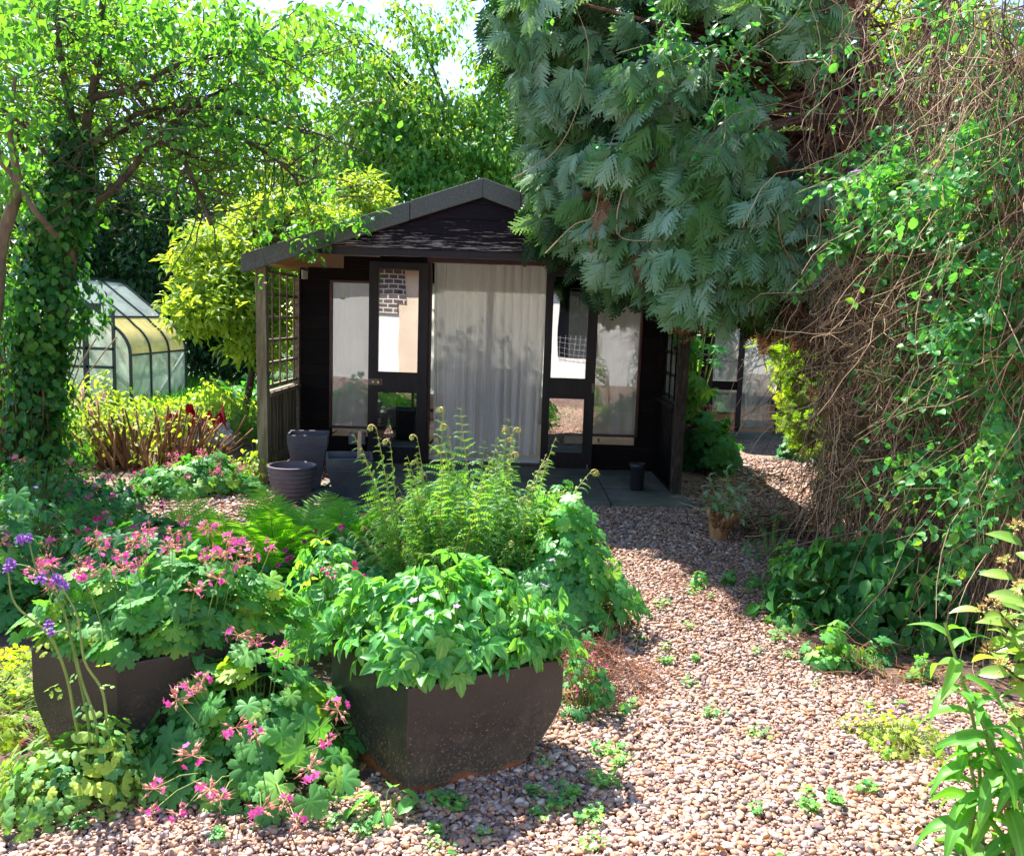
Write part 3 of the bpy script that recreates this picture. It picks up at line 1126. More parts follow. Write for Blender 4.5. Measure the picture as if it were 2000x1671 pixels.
M['glass'] = glass_mat('window_glass', .10, (.93, .95, .95), bow=.0015)
M['glassd'] = glass_mat('door_glass', .42, (.8, .82, .82), bow=.0015)
M['ghglass'] = glass_mat('greenhouse_glass', .16, (.82, .92, .88), rough=.15, dirt=.5, dcol=(.78, .88, .8))
M['ghclear'] = glass_mat('greenhouse_roof_glass', .3, (.85, .93, .92), rough=.1, dirt=.4, dcol=(.75, .86, .88))
M['ghyel'] = glass_mat('yellowed_panel', .05, (.95, .8, .4), rough=.3, dirt=.75, dcol=(.92, .76, .32))


def curtain_mat():
    m, nt, out = newmat('sheer_curtain')
    d = nt.nodes.new('ShaderNodeBsdfDiffuse')
    tl = nt.nodes.new('ShaderNodeBsdfTranslucent')
    c = ramp(nt, [(.3, (.85, .84, .82)), (.7, (.93, .92, .91))])
    nt.links.new(noise(nt, 40, 3, stretch=(6, 6, .4)), c.inputs[0])
    nt.links.new(c.outputs[0], d.inputs[0])
    nt.links.new(c.outputs[0], tl.inputs[0])
    a = nt.nodes.new('ShaderNodeMixShader')
    a.inputs[0].default_value = .45
    nt.links.new(d.outputs[0], a.inputs[1])
    nt.links.new(tl.outputs[0], a.inputs[2])
    t = nt.nodes.new('ShaderNodeBsdfTransparent')
    b = nt.nodes.new('ShaderNodeMixShader')
    f = math_n(nt, 'MULTIPLY_ADD', noise(nt, 18, 3, stretch=(8, 8, .3)), .3)
    nt.nodes[-1].inputs[2].default_value = .72
    nt.links.new(f, b.inputs[0])
    nt.links.new(t.outputs[0], b.inputs[1])
    nt.links.new(a.outputs[0], b.inputs[2])
    nt.links.new(b.outputs[0], out.inputs[0])
    return m


M['curtain'] = curtain_mat()

# ------------------------------------------------------------------ the summerhouse
WY, PY = 8.37, 7.25                                                # front wall and veranda posts
XL, XR, PKX = -2.12, 1.50, -.30
z_at = lambda px, py, Y: float(P(px, py, Y)[2])
x_at = lambda px, py, Y: float(P(px, py, Y)[0])
PKZ = z_at(932, 352, 7.1)
EAX = x_at(480, 497, 7.1)
EAZ = z_at(480, 497, 7.1)
SLOPE = (PKZ - EAZ) / (PKX - EAX)
EXR = 2 * PKX - EAX
roofz = lambda x: PKZ - SLOPE * abs(x - PKX)                        # top of the roof
print('house', PKZ, EAX, EAZ, SLOPE, EXR)
BY = 11.4
house = thing('summerhouse', 'black timber summerhouse with felted gable roof, veranda and curtained glass doors', 'summerhouse')

wl = (x_at(649, 690, WY), x_at(776, 690, WY), z_at(700, 832, WY), z_at(700, 553, WY))
wr = (x_at(1108, 700, WY), x_at(1247, 700, WY), z_at(1200, 848, WY), z_at(1200, 572, WY))
dw = (x_at(841, 700, WY), x_at(1062, 700, WY), .10, z_at(950, 516, WY))
print('openings', wl, wr, dw)
# cladding: lapped boards cut round the three openings
g = Geo()
CH = .118
k = 0
z = .04
while z < PKZ - .1:
    z1 = z + CH
    segs = [(XL, XR)]
    for (a, b, lo, hi) in (wl, wr, dw):
        if z1 > lo + .01 and z < hi - .01:
            ns = []
            for s_ in segs:
                if b <= s_[0] or a >= s_[1]:
                    ns.append(s_)
                else:
                    if a > s_[0]:
                        ns.append((s_[0], a))
                    if b < s_[1]:
                        ns.append((b, s_[1]))
            segs = ns
    for a, b in segs:
        lim = lambda zz: (PKZ - .09 - zz) / SLOPE
        a1, b1 = max(a, PKX - lim(z1)), min(b, PKX + lim(z1))
        if b1 - a1 < .02:
            continue
        V = [(a1, WY - .016, z), (b1, WY - .016, z), (b1, WY + .02, z), (a1, WY + .02, z), (a1, WY - .004, z1), (b1, WY - .004, z1), (b1, WY + .02, z1), (a1, WY + .02, z1)]
        g.add(V, [[(0, 3, 2, 1), (4, 5, 6, 7), (0, 1, 5, 4), (1, 2, 6, 5), (2, 3, 7, 6), (3, 0, 4, 7)]], rnd=random.random())
    z += CH
# side and back walls
for xx in (XL, XR):
    for i in range(16):
        s_ = -1 if xx == XL else 1
        z0 = .04 + i * CH
        if z0 + CH > roofz(xx) - .05:
            break
        V = [(xx, WY + .021, z0), (xx + .016 * s_, WY + .021, z0), (xx + .016 * s_, BY, z0), (xx, BY, z0), (xx, WY + .021, z0 + CH), (xx + .004 * s_, WY + .021, z0 + CH), (xx + .004 * s_, BY, z0 + CH), (xx, BY, z0 + CH)]
        g.add(V, [[(0, 3, 2, 1), (4, 5, 6, 7), (0, 1, 5, 4), (1, 2, 6, 5), (2, 3, 7, 6), (3, 0, 4, 7)]], rnd=random.random())
BW = (-1.7, 1.1, .45, 1.92)                                          # back window opening, added to light the curtains from behind
for (a, b, lo, hi) in ((XL, BW[0], .04, 1.94), (BW[1], XR, .04, 1.94), (BW[0], BW[1], .04, BW[2]), (BW[0], BW[1], BW[3], 1.94)):
    g.box((a, BY, lo), (b, BY + .03, hi))
g.prism([(XL, BY, 1.943), (XR, BY, 1.943), (PKX, BY, PKZ - .12)], (0, .03, 0))
wall = g.build('wall', M['board'], house)
# inner lining and floor
g = Geo()
g.box((BW[0], BY - .03, BW[2]), (BW[1], BY - .026, BW[3]))
leafmat('diffuser_white', [(0, (.85, .84, .8)), (1, (.9, .89, .86))], tr=(1, 1, 1), tfac=.75)
g.build('light_diffuser', bpy.data.materials['diffuser_white'], house)  # added translucent sheet, spreads daylight onto the curtains from behind
g = Geo()
g.box((XL + .03, WY + .03, .06), (XR - .03, BY - .01, .095))
g.build('floor', M['innerfloor'], house)
g = Geo()
g.box((XL + .006, WY + .03, .1), (XL + .018, BY - .02, 1.9))
g.box((XR - .018, WY + .03, .1), (XR - .006, BY - .02, 1.9))
for (a, b, lo, hi) in ((XL + .02, BW[0], .1, 1.9), (BW[1], XR - .02, .1, 1.9), (BW[0], BW[1], .1, BW[2]), (BW[0], BW[1], BW[3], 1.9)):
    g.box((a, BY - .014, lo), (b, BY - .004, hi))
g.build('lining', M['inner'], house)
# roof
g = Geo()
TH = .05
for s_ in (-1, 1):
    ex = EAX if s_ < 0 else EXR
    V = [(PKX, 7.06, PKZ), (ex, 7.06, EAZ), (ex, BY + .25, EAZ), (PKX, BY + .25, PKZ)]
    V2 = [(x, y, zz - TH) for x, y, zz in V]
    g.add(V + V2, [[(0, 1, 2, 3), (7, 6, 5, 4), (0, 4, 5, 1), (1, 5, 6, 2), (2, 6, 7, 3)]])
roof = g.build('roof', M['felt'], house)
g = Geo()
for s_ in (-1, 1):
    ex = EAX if s_ < 0 else EXR
    f = lambda x: roofz(x) - TH - .004
    a, b = PKX + s_ * .05, ex - s_ * .03
    V = [(a, 7.12, f(a)), (b, 7.12, f(b)), (b, BY, f(b)), (a, BY, f(a))]
    g.add(V + [(x, y, zz - .012) for x, y, zz in V], [[(0, 1, 2, 3), (7, 6, 5, 4), (0, 4, 5, 1), (1, 5, 6, 2)]])
g.build('soffit', M['soffit'], roof)
# felted barge strip along the front edge, folded over the boards, with its lap joints
g = Geo()
for s_ in (-1, 1):
    ex = (EAX if s_ < 0 else EXR) + s_ * .02
    cuts = [0, .3, .62, 1.0] if s_ < 0 else [0, .16, .55, 1.0]
    for i in range(3):
        xa, xb = PKX + (ex - PKX) * cuts[i], PKX + (ex - PKX) * cuts[i + 1] - s_ * (.004 if i < 2 else 0)
        dz = -.004 * i
        hgt = .155
        V = []
        for x in (xa, xb):
            t = roofz(x) + .012 + dz
            V += [(x, 7.035 - .003 * i, t), (x, 7.035 - .003 * i, t - hgt), (x, 7.058, t - hgt), (x, 7.058, t)]
        g.add(V, [[(0, 4, 5, 1), (1, 5, 6, 2), (3, 7, 4, 0), (0, 1, 2, 3), (7, 6, 5, 4), (2, 6, 7, 3)]])
g.build('barge_strip', M['felt'], roof, bevel=.008)
# gable boards hanging in front, over the veranda
g = Geo()
GB = z_at(700, 483, 7.15)
z = GB
row = 0
while z < PKZ - .17:
    z1 = z + .125
    lim = lambda zz: (PKZ - .075 - zz) / SLOPE
    y0 = 7.10
    xa0, xb0 = PKX - min(lim(z), 1.6), PKX + min(lim(z), 1.6)
    xa1, xb1 = PKX - max(min(lim(z1), 1.6), .01), PKX + max(min(lim(z1), 1.6), .01)
    V = [(xa0, y0 - .014, z), (xb0, y0 - .014, z), (xb0, y0 + .02, z), (xa0, y0 + .02, z), (xa1, y0, z1), (xb1, y0, z1), (xb1, y0 + .02, z1), (xa1, y0 + .02, z1)]
    g.add(V, [[(0, 3, 2, 1), (4, 5, 6, 7), (0, 1, 5, 4), (1, 2, 6, 5), (2, 3, 7, 6), (3, 0, 4, 7)]], rnd=random.random())
    z += .125
g.build('gable', M['gable'], house)
g = Geo()
g.box((XL - .02, 7.125, GB - .06), (XR + .03, 7.2, GB - .003))
g.build('beam', M['frame'], house)
# posts, trellis and balustrade on both sides
for s_, X in ((-1, x_at(516, 720, PY)), (1, x_at(1332, 720, PY))):
    dark = s_ > 0
    wood, rail = (M['board'], M['board']) if dark else (M['oldwood'], M['oldrail'])
    g = Geo()
    lean = -.018 if s_ < 0 else .012
    top = (EAZ + SLOPE * abs(X - (EAX if s_ < 0 else EXR))) - .07
    g.beam((X, PY, 0), (X + lean, PY, top), .088, .088, up=(0, 1, 0))
    g.build('post', surf('post_black', [(.3, (.012, .009, .007)), (.6, (.05, .035, .025)), (.85, (.2, .15, .1))], 14, .8, bump=.004, bscale=30, stretch=(3, 3, .8)) if dark else wood, house, bevel=.004)
    ya, yb = PY + .045, WY - .018
    g = Geo()
    g.box((X - .03, yb - .045, .06), (X + .03, yb - .002, top - .1))
    g.build('post', rail if not dark else wood, house)
    g = Geo()
    zb, zt = .84, 1.83
    nz = 5
    for i in range(nz + 1):
        zz = zb + (zt - zb) * i / nz
        g.box((X - .012, ya, zz - .013), (X + .012, yb - .046, zz + .013))
    for i in range(4):
        yy = ya + (yb - .05 - ya) * (i + .6) / 4.2
        g.box((X + .0125 * -s_, yy - .012, zb - .02), (X + .024 * -s_, yy + .012, zt + .01))
    g.build('trellis', rail, house)
    g = Geo()
    hz = .78
    n = 9
    for i in range(n):
        y0 = ya + (yb - .05 - ya) * i / n + .004
        y1 = ya + (yb - .05 - ya) * (i + 1) / n - .008
        g.box((X - .014, y0, .07 + random.random() * .01), (X + .006, y1, hz - .03))
    g.box((X + .007, ya, .16), (X + .035, yb - .046, .22))
    g.box((X - .035, ya - .0, .02), (X + .03, yb - .046, .065))
    bal = g.build('balustrade', wood, house)
    g = Geo()
    g.box((X - .05, ya, hz - .029), (X + .05, yb - .046, hz + .012))
    g.build('handrail', rail, bal, bevel=.004)


def win_frame(o, par, name, mfr, y0=WY - .03, y1=WY + .03, w=.035, sill=True):
    a, b, lo, hi = o
    g = Geo()
    g.box((a - w, y0, lo - w), (a, y1, hi + w))
    g.box((b, y0, lo - w), (b + w, y1, hi + w))
    g.box((a, y0, hi), (b, y1, hi + w))
    g.box((a, y0, lo - w), (b, y1, lo))
    return g.build(name, mfr, par, bevel=.002)


for o in (wl, wr):
    g = Geo()
    g.box((o[0], WY - .002, o[2]), (o[1], WY + .003, o[3]))
    win = g.build('window', M['glass'], house)
    win_frame(o, win, 'frame', M['redframe'], WY - .034, WY + .02, .022)
# doorway frame
g = Geo()
a, b, lo, hi = dw
g.box((a - .045, WY - .05, .06), (a, WY + .05, hi + .05))
g.box((b, WY - .05, .06), (b + .045, WY + .05, hi + .05))
g.box((a, WY - .05, hi), (b, WY + .05, hi + .05))
g.box((a - .045, WY - .07, .03), (b + .045, WY + .06, .058))
g.build('door_frame', M['redframe'], house, bevel=.002)


def leaf_door(px0, px1, top0, bot0, mid, up, lo_, Yd, handle_side, label):
    """folded back door leaf: pixel edges measured at its own distance"""
    X0, X1 = x_at(px0, 700, Yd), x_at(px1, 700, Yd)
    pxm = (px0 + px1) / 2
    Z1, Z0 = z_at(pxm, top0, Yd), z_at(pxm, bot0, Yd)
    m0, m1 = z_at(pxm, mid[1], Yd), z_at(pxm, mid[0], Yd)
    u = (x_at(up[0], 650, Yd), x_at(up[1], 650, Yd), m1, z_at(pxm, up[2], Yd))
    l = (x_at(lo_[0], 820, Yd), x_at(lo_[1], 820, Yd), z_at(pxm, lo_[3], Yd), m0)
    ya, yb = Yd - .022, Yd + .022
    g = Geo()
    g.box((X0, ya, Z0), (u[0], yb, Z1))
    g.box((u[1], ya, Z0), (X1, yb, Z1))
    g.box((u[0], ya + .001, u[3]), (u[1], yb - .001, Z1))
    g.box((u[0], ya + .001, m0), (u[1], yb - .001, m1))
    g.box((u[0], ya + .001, Z0), (u[1], yb - .001, l[2]))
    door = g.build('door', M['frame'], house, bevel=.002)
    door['label'] = label
    # thin beads round both panes
    for q, nm in ((u, 'pane'), (l, 'pane')):
        q = (u[0], u[1], q[2], q[3])
        g = Geo()
        g.box((q[0], Yd - .002, q[2]), (q[1], Yd + .002, q[3]))
        pn = g.build(nm, M['glassd'], door)
        g = Geo()
        w = .012
        g.box((q[0], ya - .004, q[2]), (q[0] + w, ya + .012, q[3]))
        g.box((q[1] - w, ya - .004, q[2]), (q[1], ya + .012, q[3]))
        g.box((q[0] + w, ya - .004, q[3] - w), (q[1] - w, ya + .012, q[3]))
        g.box((q[0] + w, ya - .004, q[2]), (q[1] - w, ya + .012, q[2] + w))
        g.build('bead', M['frame'], door)
    g = Geo()
    zc = (m0 + m1) / 2
    if handle_side < 0:
        g.box((X0 + .004, ya - .006, zc - .03), (X0 + .14, ya - .0005, zc + .03))
        g.lathe((0, 0, 0), [(.0001, .0)], 3) if False else None
        g.tubes([[X0 + .105, ya - .006, zc], [X0 + .105, ya - .03, zc]], [.02, .017], 14, cap=True)
        g.tubes([[X0 + .105, ya - .03, zc], [X0 + .105, ya - .036, zc]], [.012, .012], 10, cap=True, mat=1)
        g.tubes([[X0 + .05, ya - .006, zc], [X0 + .05, ya - .012, zc]], [.01, .01], 10, cap=True, mat=1)
        g.build('lock', [M['metal'], plain('brass', (.5, .35, .15), .3, metal=1)], door)
    else:
        g.box((X1 - .03, ya - .008, zc - .035), (X1 - .008, ya - .0005, zc + .06))
        g.build('bolt', M['metal'], door)
        g = Geo()
        g.box((X1 - .05, ya - .01, Z0 + .0), (X1 - .035, ya - .0005, Z0 + .12))
        g.build('hinge', surf('rusty_hinge', [(.3, (.15, .06, .03)), (.7, (.3, .2, .14))], 30, .8), door)


leaf_door(720, 835, 512, 908, (729, 764), (737, 819, 523, 0), (737, 816, 0, 874), WY - .085, -1, 'left glazed door leaf folded back with lock plate')
leaf_door(1062, 1164, 524, 928, (741, 776), (1076, 1149, 537, 0), (1073, 1146, 0, 885), WY - .085, 1, 'right glazed door leaf folded back with slim bolt')
# electric socket box on the wall
g = Geo()
Xs, Zs = x_at(700, 855, WY), z_at(700, 855, WY)
g.box((Xs - .085, WY - .07, Zs - .055), (Xs + .08, WY - .017, Zs + .06))
for dx in (-.042, .038):
    g.box((Xs + dx - .032, WY - .078, Zs - .035), (Xs + dx + .032, WY - .0705, Zs + .045))
g.build('socket_box', plain('grey_plastic', (.16, .16, .18), .45), house, bevel=.004)
settle(house, ((XL + XR) / 2, (WY + BY) / 2, 0))

# patio of paving slabs under the veranda
g = Geo()
xs = [-1.62, -.95, -.1, x_at(1187, 960, 7.0), 1.52]
for i in range(4):
    for (y0, y1) in ((6.74, 7.42), (7.43, 8.32)):
        g.box((xs[i] + .004, y0 + (.02 * (i % 2)), -.02), (xs[i + 1] - .006, y1 - .008, .034 + .004 * (i % 3)), rnd=random.random())
tag(g.build('patio', M['slab'], bevel=.006), kind='structure')


def curtain(label, x0, x1, z0, z1, Y, folds, amp, group, hem=.0, gather=0.0, seed=0):
    r_ = np.random.default_rng(seed)
    nx, nz = 110, 16
    u = np.linspace(0, 1, nx)
    v = np.linspace(0, 1, nz)
    ph = r_.uniform(0, 6, 4)
    U, Vv = np.meshgrid(u, v)
    y = amp * (np.sin(U * folds * 2 * PI + ph[0] + Vv * .8) + .45 * np.sin(U * folds * 4.7 + ph[1] + Vv * 2) + .3 * np.sin(U * folds * 9.1 + ph[2]))
    x = x0 + (x1 - x0) * (U + gather * (1 - Vv) ** 1.5 * (.5 - U)) + amp * .5 * np.sin(U * folds * 6.3 + Vv * 1.5)
    z = z0 + (z1 - z0) * Vv + hem * np.sin(U * folds * 3 + ph[3]) * (1 - Vv)
    V = np.stack([x, Y + y * (.6 + .6 * (1 - Vv)), z], -1).reshape(-1, 3)
    i = np.arange(nz - 1)[:, None] * nx
    j = np.arange(nx - 1)[None]
    q = np.stack([i + j, i + j + 1, i + j + nx + 1, i + j + nx], -1).reshape(-1, 4)
    g = Geo()
    g.add(V, [q])
    o = g.build('curtain', M['curtain'], smooth=True)
    return tag(o, label, 'curtain', group)


GC = 'sheer white curtains of the summerhouses'
curtain('sheer white curtain behind the left side window of the black summerhouse', wl[0] - .04, wl[1] + .05, wl[2] - .06, wl[3] + .05, WY + .09, 5, .012, GC, seed=1)
curtain('sheer white curtain behind the right side window of the black summerhouse', wr[0] - .05, wr[1] + .04, wr[2] - .06, wr[3] + .05, WY + .09, 6, .012, GC, seed=2)
curtain('floor-length sheer curtain in the left half of the open doorway', dw[0] - .0, dw[0] + .60, .13, dw[3] + .03, WY + .10, 6, .022, GC, hem=.01, gather=.12, seed=3)
curtain('floor-length sheer curtain in the right half of the open doorway', dw[0] + .52, dw[1] + .0, .13, dw[3] + .03, WY + .13, 7, .022, GC, hem=.01, gather=.1, seed=4)


def folding_chair(name, label, X, Y, zf, w, col, group, top=.86, rz=0.0):
    root = thing(name, label, 'chair', group)
    g = Geo()
    g.box((-w / 2, -.01, .42), (w / 2, .02, top))
    g.build('backrest', col, root, bevel=.02)
    g = Geo()
    g.box((-w / 2, .03, .36), (w / 2, .42, .39))
    g.build('seat', col, root, bevel=.01)
    for a, b in (((-w / 2 + .03, -.02, 0), (-w / 2 + .2, .3, .36)), ((w / 2 - .03, -.02, 0), (w / 2 - .2, .3, .36)), ((-w / 2 + .03, .4, 0), (-w / 2 + .1, .0, .42)), ((w / 2 - .03, .4, 0), (w / 2 - .1, .0, .42))):
        g = Geo()
        g.tubes([a, b], .013, 8, cap=True)
        g.build('leg', M['metal'], root)
    root.location = (X, Y, zf)
    root.rotation_euler = (0, 0, rz)
    return root


chc = plain('grey_chair_cloth', (.1, .1, .11), .8)
folding_chair('folding_chair', 'dark grey chair seen through the doorway curtain, wide back', x_at(980, 800, 9.0), 9.0, .1, .44, chc, 'dark chairs inside the summerhouse')
folding_chair('folding_chair', 'dark grey chair turned sideways behind the doorway curtain, narrow back', x_at(912, 800, 9.1), 9.05, .1, .36, chc, 'dark chairs inside the summerhouse', rz=.9)
cane = surf('cane', [(.3, (.38, .2, .08)), (.7, (.62, .38, .17))], 40, .6)
root = thing('cane_armchair', 'tan cane armchair inside behind the right window', 'chair')
g = Geo()
g.box((-.25, -.25, .38), (.25, .25, .43))
g.build('seat', cane, root, bevel=.015)
g = Geo()
g.box((-.25, .22, .44), (.25, .26, .8))
g.build('backrest', cane, root, bevel=.015)
for sx in (-.24, .24):
    g = Geo()
    g.tubes(smoothline([(sx, -.25, .4), (sx, -.24, .62), (sx, 0, .66), (sx, .24, .64)], 10), .014, 8, cap=True)
    g.build('armrest', cane, root, smooth=True)
    for sy in (-.24, .24):
        g = Geo()
        g.tubes([(sx, sy, 0), (sx, sy, .38)], .014, 8, cap=True)
        g.build('leg', cane, root, smooth=True)
root.location = (x_at(1225, 780, 9.9), 9.9, .095)
root.rotation_euler = (0, 0, -.5)

# ------------------------------------------------------------------ pots
def square_pot(name, label, c, wt, wb, h, rz, group):
    root = thing(name, label, 'plant pot', group)
    g = Geo()
    prof = [(wb / 2, 0), (wt / 2 * .93 + wb / 2 * .07 - .012, h * .72)]
    for i in range(3):
        zz = h * (.735 + .04 * i)
        w = wt / 2 - .012 + .003 * i
        prof += [(w - .004, zz), (w, zz + .004), (w, zz + h * .022), (w - .004, zz + h * .028)]
    prof += [(wt / 2 - .006, h * .86), (wt / 2, h), (wt / 2 - .018, h), (wt / 2 - .024, h * .9), (wb / 2 + (wt - wb) * .35, h * .72)]
    V, Q = [], []
    for w, zz in prof:
        for a, b in ((-1, -1), (1, -1), (1, 1), (-1, 1)):
            V.append((a * w, b * w, zz))
    for i in range(len(prof) - 1):
        for j in range(4):
            Q.append((i * 4 + j, i * 4 + (j + 1) % 4, (i + 1) * 4 + (j + 1) % 4, (i + 1) * 4 + j))
    g.add(V, [Q])
    k = (len(prof) - 1) * 4
    g.add(V[k:k + 4], [[(0, 1, 2, 3)]])
    g.add(V[:4], [[(3, 2, 1, 0)]])
    g.build('body', M['dplast'], root, bevel=.002)
    g = Geo()
    w = wb / 2 + (wt - wb) * .36
    g.add([(-w, -w, h * .74), (w, -w, h * .74), (w, w, h * .74), (-w, w, h * .74)], [[(0, 1, 2, 3)]])
    g.build('soil', M['soil'], root)
    root.location = tuple(c)
    root.rotation_euler = (0, 0, rz)
    return root


Yt = 7.0
zt = z_at(608, 853, Yt)
c = P(603, 900, Yt)
square_pot('square_planter_pot', 'tall square charcoal plant pot with ribbed collar behind the round bowl', (c[0], Yt, .034), .33, .19, zt - .0, .16, 'pots by the left veranda post')
Ys = 6.55
zs = z_at(680, 888, Ys)
c = P(682, 930, Ys)
square_pot('square_planter_pot', 'short flared square charcoal pot with a wooden stake in it', (c[0], Ys, .0), .36, .2, zs, .2, 'pots by the left veranda post')
g = Geo()
g.beam((x_at(699, 900, Ys), Ys + .02, .12), (x_at(702, 842, Ys), Ys + .02, z_at(702, 842, Ys)), .03, .018, up=(0, 1, 0))
tag(g.build('wooden_stake', M['stake'], bevel=.002), 'short pale wooden stake standing in the square pot', 'stake')
Yb = 6.4
zb_ = z_at(571, 907, Yb)
c = P(571, 930, Yb)
root = thing('bowl_pot', 'round brown-grey ribbed bowl pot at the foot of the post', 'plant pot', 'pots by the left veranda post')
prof = [(.0001, 0), (.085, 0)]
for i in range(60):
    t = i / 59
    prof.append((.085 + (.180 - .085) * (1 - (1 - t) ** 2.1) + .0028 * math.sin(t * 2 * PI * 9), t * (zb_ - .02)))
prof += [(.186, zb_ - .018), (.187, zb_ - .002), (.176, zb_), (.17, zb_ - .02), (.15, zb_ * .7), (.0001, zb_ * .7)]
g = Geo()
g.lathe((0, 0, 0), prof, 56)
g.build('body', M['bplast'], root, smooth=True)
g = Geo()
g.lathe((0, 0, 0), [(.15, zb_ * .71), (.0001, zb_ * .72)], 24)
g.build('soil', M['soil'], root)
root.location = (c[0], Yb, 0)
c = G(1243, 956, .036)
g = Geo()
g.lathe((0, 0, 0), [(.0001, 0), (.055, 0), (.06, .01), (.064, .2), (.07, .205), (.07, .235), (.06, .237), (.056, .2), (.05, .03), (.0001, .03)], 32)
o = g.build('round_pot', plain('black_plastic', (.02, .02, .025), .4), smooth=True)
o.location = (c[0], c[1], .037)
tag(o, 'small round black pot standing on the patio by the right door', 'plant pot')

# ------------------------------------------------------------------ the house behind the camera, which the glass reflects
M['white'] = surf('white_render', [(.3, (.68, .67, .66)), (.7, (.8, .79, .78))], 3, .9, bump=.004, bscale=60)
M['cream'] = surf('cream_render', [(.3, (.62, .5, .38)), (.7, (.74, .62, .48))], 3, .9, bump=.004, bscale=60)


def brick_mat():
    m, nt, out = newmat('dark_brick')
    tc = nt.nodes.new('ShaderNodeTexCoord')
    mp = nt.nodes.new('ShaderNodeMapping')
    mp.inputs['Rotation'].default_value = (R(90), 0, 0)
    nt.links.new(tc.outputs['Object'], mp.inputs[0])
    b = nt.nodes.new('ShaderNodeTexBrick')
    b.inputs['Scale'].default_value = 2.3
    b.inputs['Color1'].default_value = (.07, .05, .05, 1)
    b.inputs['Color2'].default_value = (.13, .10, .095, 1)
    b.inputs['Mortar'].default_value = (.6, .57, .52, 1)
    b.inputs['Mortar Size'].default_value = .03
    nt.links.new(mp.outputs[0], b.inputs[0])
    p = nt.nodes.new('ShaderNodeBsdfPrincipled')
    p.inputs['Roughness'].default_value = .85
    nt.links.new(b.outputs[0], p.inputs['Base Color'])
    nt.links.new(p.outputs[0], out.inputs[0])
    return m


hh = thing('rendered_house', 'white rendered house with dark brick corner and tiled roof behind the viewer', 'house')
g = Geo()
HY = -3.2
g.box((-9, HY - .3, 0), (-2.72, HY, 2.6))
g.box((-2.1, HY - .3, 0), (1.0, HY, 2.6))
g.box((1.0, HY - .3, 0), (2.0, HY, .62))
g.box((2.0, HY - .3, 0), (8, HY, 2.6))
g.box((1.0, HY - .3, 1.95), (2.0, HY, 2.6))
g.build('wall', M['white'], hh)
g = Geo()
g.box((-2.719, HY - .3, 0), (-2.101, HY + .03, 2.6))
g.build('cream_wall', M['cream'], hh)
g = Geo()
g.box((-3.2, HY + .002, 1.75), (-2.55, HY + .05, 2.5))
g.box((-3.2, HY + .002, 1.5), (-2.75, HY + .048, 1.749))
g.build('brick_corner', brick_mat(), hh)
g = Geo()
g.box((1.0, HY - .6, .62), (2.0, HY - .5, 1.95))
g.build('window', plain('dark_room', (.01, .012, .02), .4), hh)  # near-black panel set back in the opening, painted as the unlit recess
g = Geo()
for i in range(9):
    xx = 1.02 + i * .12
    g.beam((xx, HY + .02, .55), (xx + .05, HY + .02, 1.15), .006, .006, up=(0, 1, 0))
for i in range(5):
    g.beam((1.0, HY + .025, .62 + i * .12), (2.05, HY + .025, .55 + i * .12), .006, .006, up=(0, 1, 0))
g.build('wire_screen', plain('wire', (.6, .6, .6), .4, metal=.5), hh)
g = Geo()
for i in range(26):
    xx = -9 + i * .66
for k in range(7):
    yy = HY + .35 - k * .28
    zz = 2.62 + k * .16
    n = 110
    xs_ = np.linspace(-9, 8, n)
    wv = .022 * np.sin(np.linspace(0, n * .9, n) * 1.7)
    V = np.concatenate([np.stack([xs_, np.full(n, yy), zz + wv], -1), np.stack([xs_, np.full(n, yy - .33), zz + .19 + wv], -1), np.stack([xs_, np.full(n, yy), zz - .03 + wv], -1)])
    i_ = np.arange(n - 1)
    g.add(V, [np.stack([i_, i_ + 1, n + i_ + 1, n + i_], -1), np.stack([2 * n + i_, 2 * n + i_ + 1, i_ + 1, i_], -1)], rnd=k / 7)
g.build('roof', surf('roof_tile', [(.3, (.07, .04, .035)), (.7, (.18, .1, .08))], 8, .85, bump=.004), hh)
g = Geo()
g.box((-9, HY + .3, 2.5), (8, HY + .4, 2.6))
g.build('gutter', M['frame'], hh)
settle(hh, (0, HY, 0))
# ------------------------------------------------------------------ greenhouse
GX, GY0, GY1 = float(P(112, 600, 12.0)[0]), 12.0, 14.0
HWd = float(P(255, 700, 12.0)[0]) - GX
gprof = [(0, 1.86), (.42, 1.52), (.66, 1.33)]
for i in range(7):
    a = R(52) * (1 - i / 6)
    gprof.append((HWd - .42 * (1 - math.cos(a)) * 1.35, .80 + .50 * math.sin(a)))
gprof += [(HWd, .02)]
gh = thing('greenhouse', 'dark framed greenhouse with rounded yellowed eave panels behind the flower bed', 'greenhouse')
fm = plain('greenhouse_frame', (.02, .035, .035), .4)
fmm = [M['ghglass'], M['ghyel'], M['ghclear']]
g = Geo()
for yy in (GY0, GY0 + .66, GY0 + 1.33, GY1):
    for s_ in (-1, 1):
        pts = np.array([(GX + s_ * x, yy, z) for x, z in gprof])
        for a, b in zip(pts[:-1], pts[1:]):
            g.beam(a, b, .035, .035, up=(0, 1, 0))
for s_ in (-1, 1):
    for x, z in (gprof[2], gprof[-2], gprof[-1]):
        g.beam((GX + s_ * x, GY0, z), (GX + s_ * x, GY1, z), .028, .028)
g.beam((GX, GY0 - .05, 1.885), (GX, GY1 + .05, 1.885), .06, .04)
g.beam((GX - .62, GY0 - .03, 1.47), (GX + .62, GY0 - .03, 1.47), .05, .09)
for xx in (-.85, -.36, .0, .36):
    zt_ = 1.45 if abs(xx) < .5 else 1.2
    g.beam((GX + xx, GY0, 0.02), (GX + xx, GY0, zt_), .03, .03, up=(0, 1, 0))
for (a, b) in (((HWd, GY0 + .02, .05), (HWd, GY0 + .66, .78)), ((HWd, GY1 - .02, .75), (HWd, GY0 + .7, .03))):
    g.beam((GX + a[0] - .02, a[1], a[2]), (GX + b[0] - .02, b[1], b[2]), .015, .015)
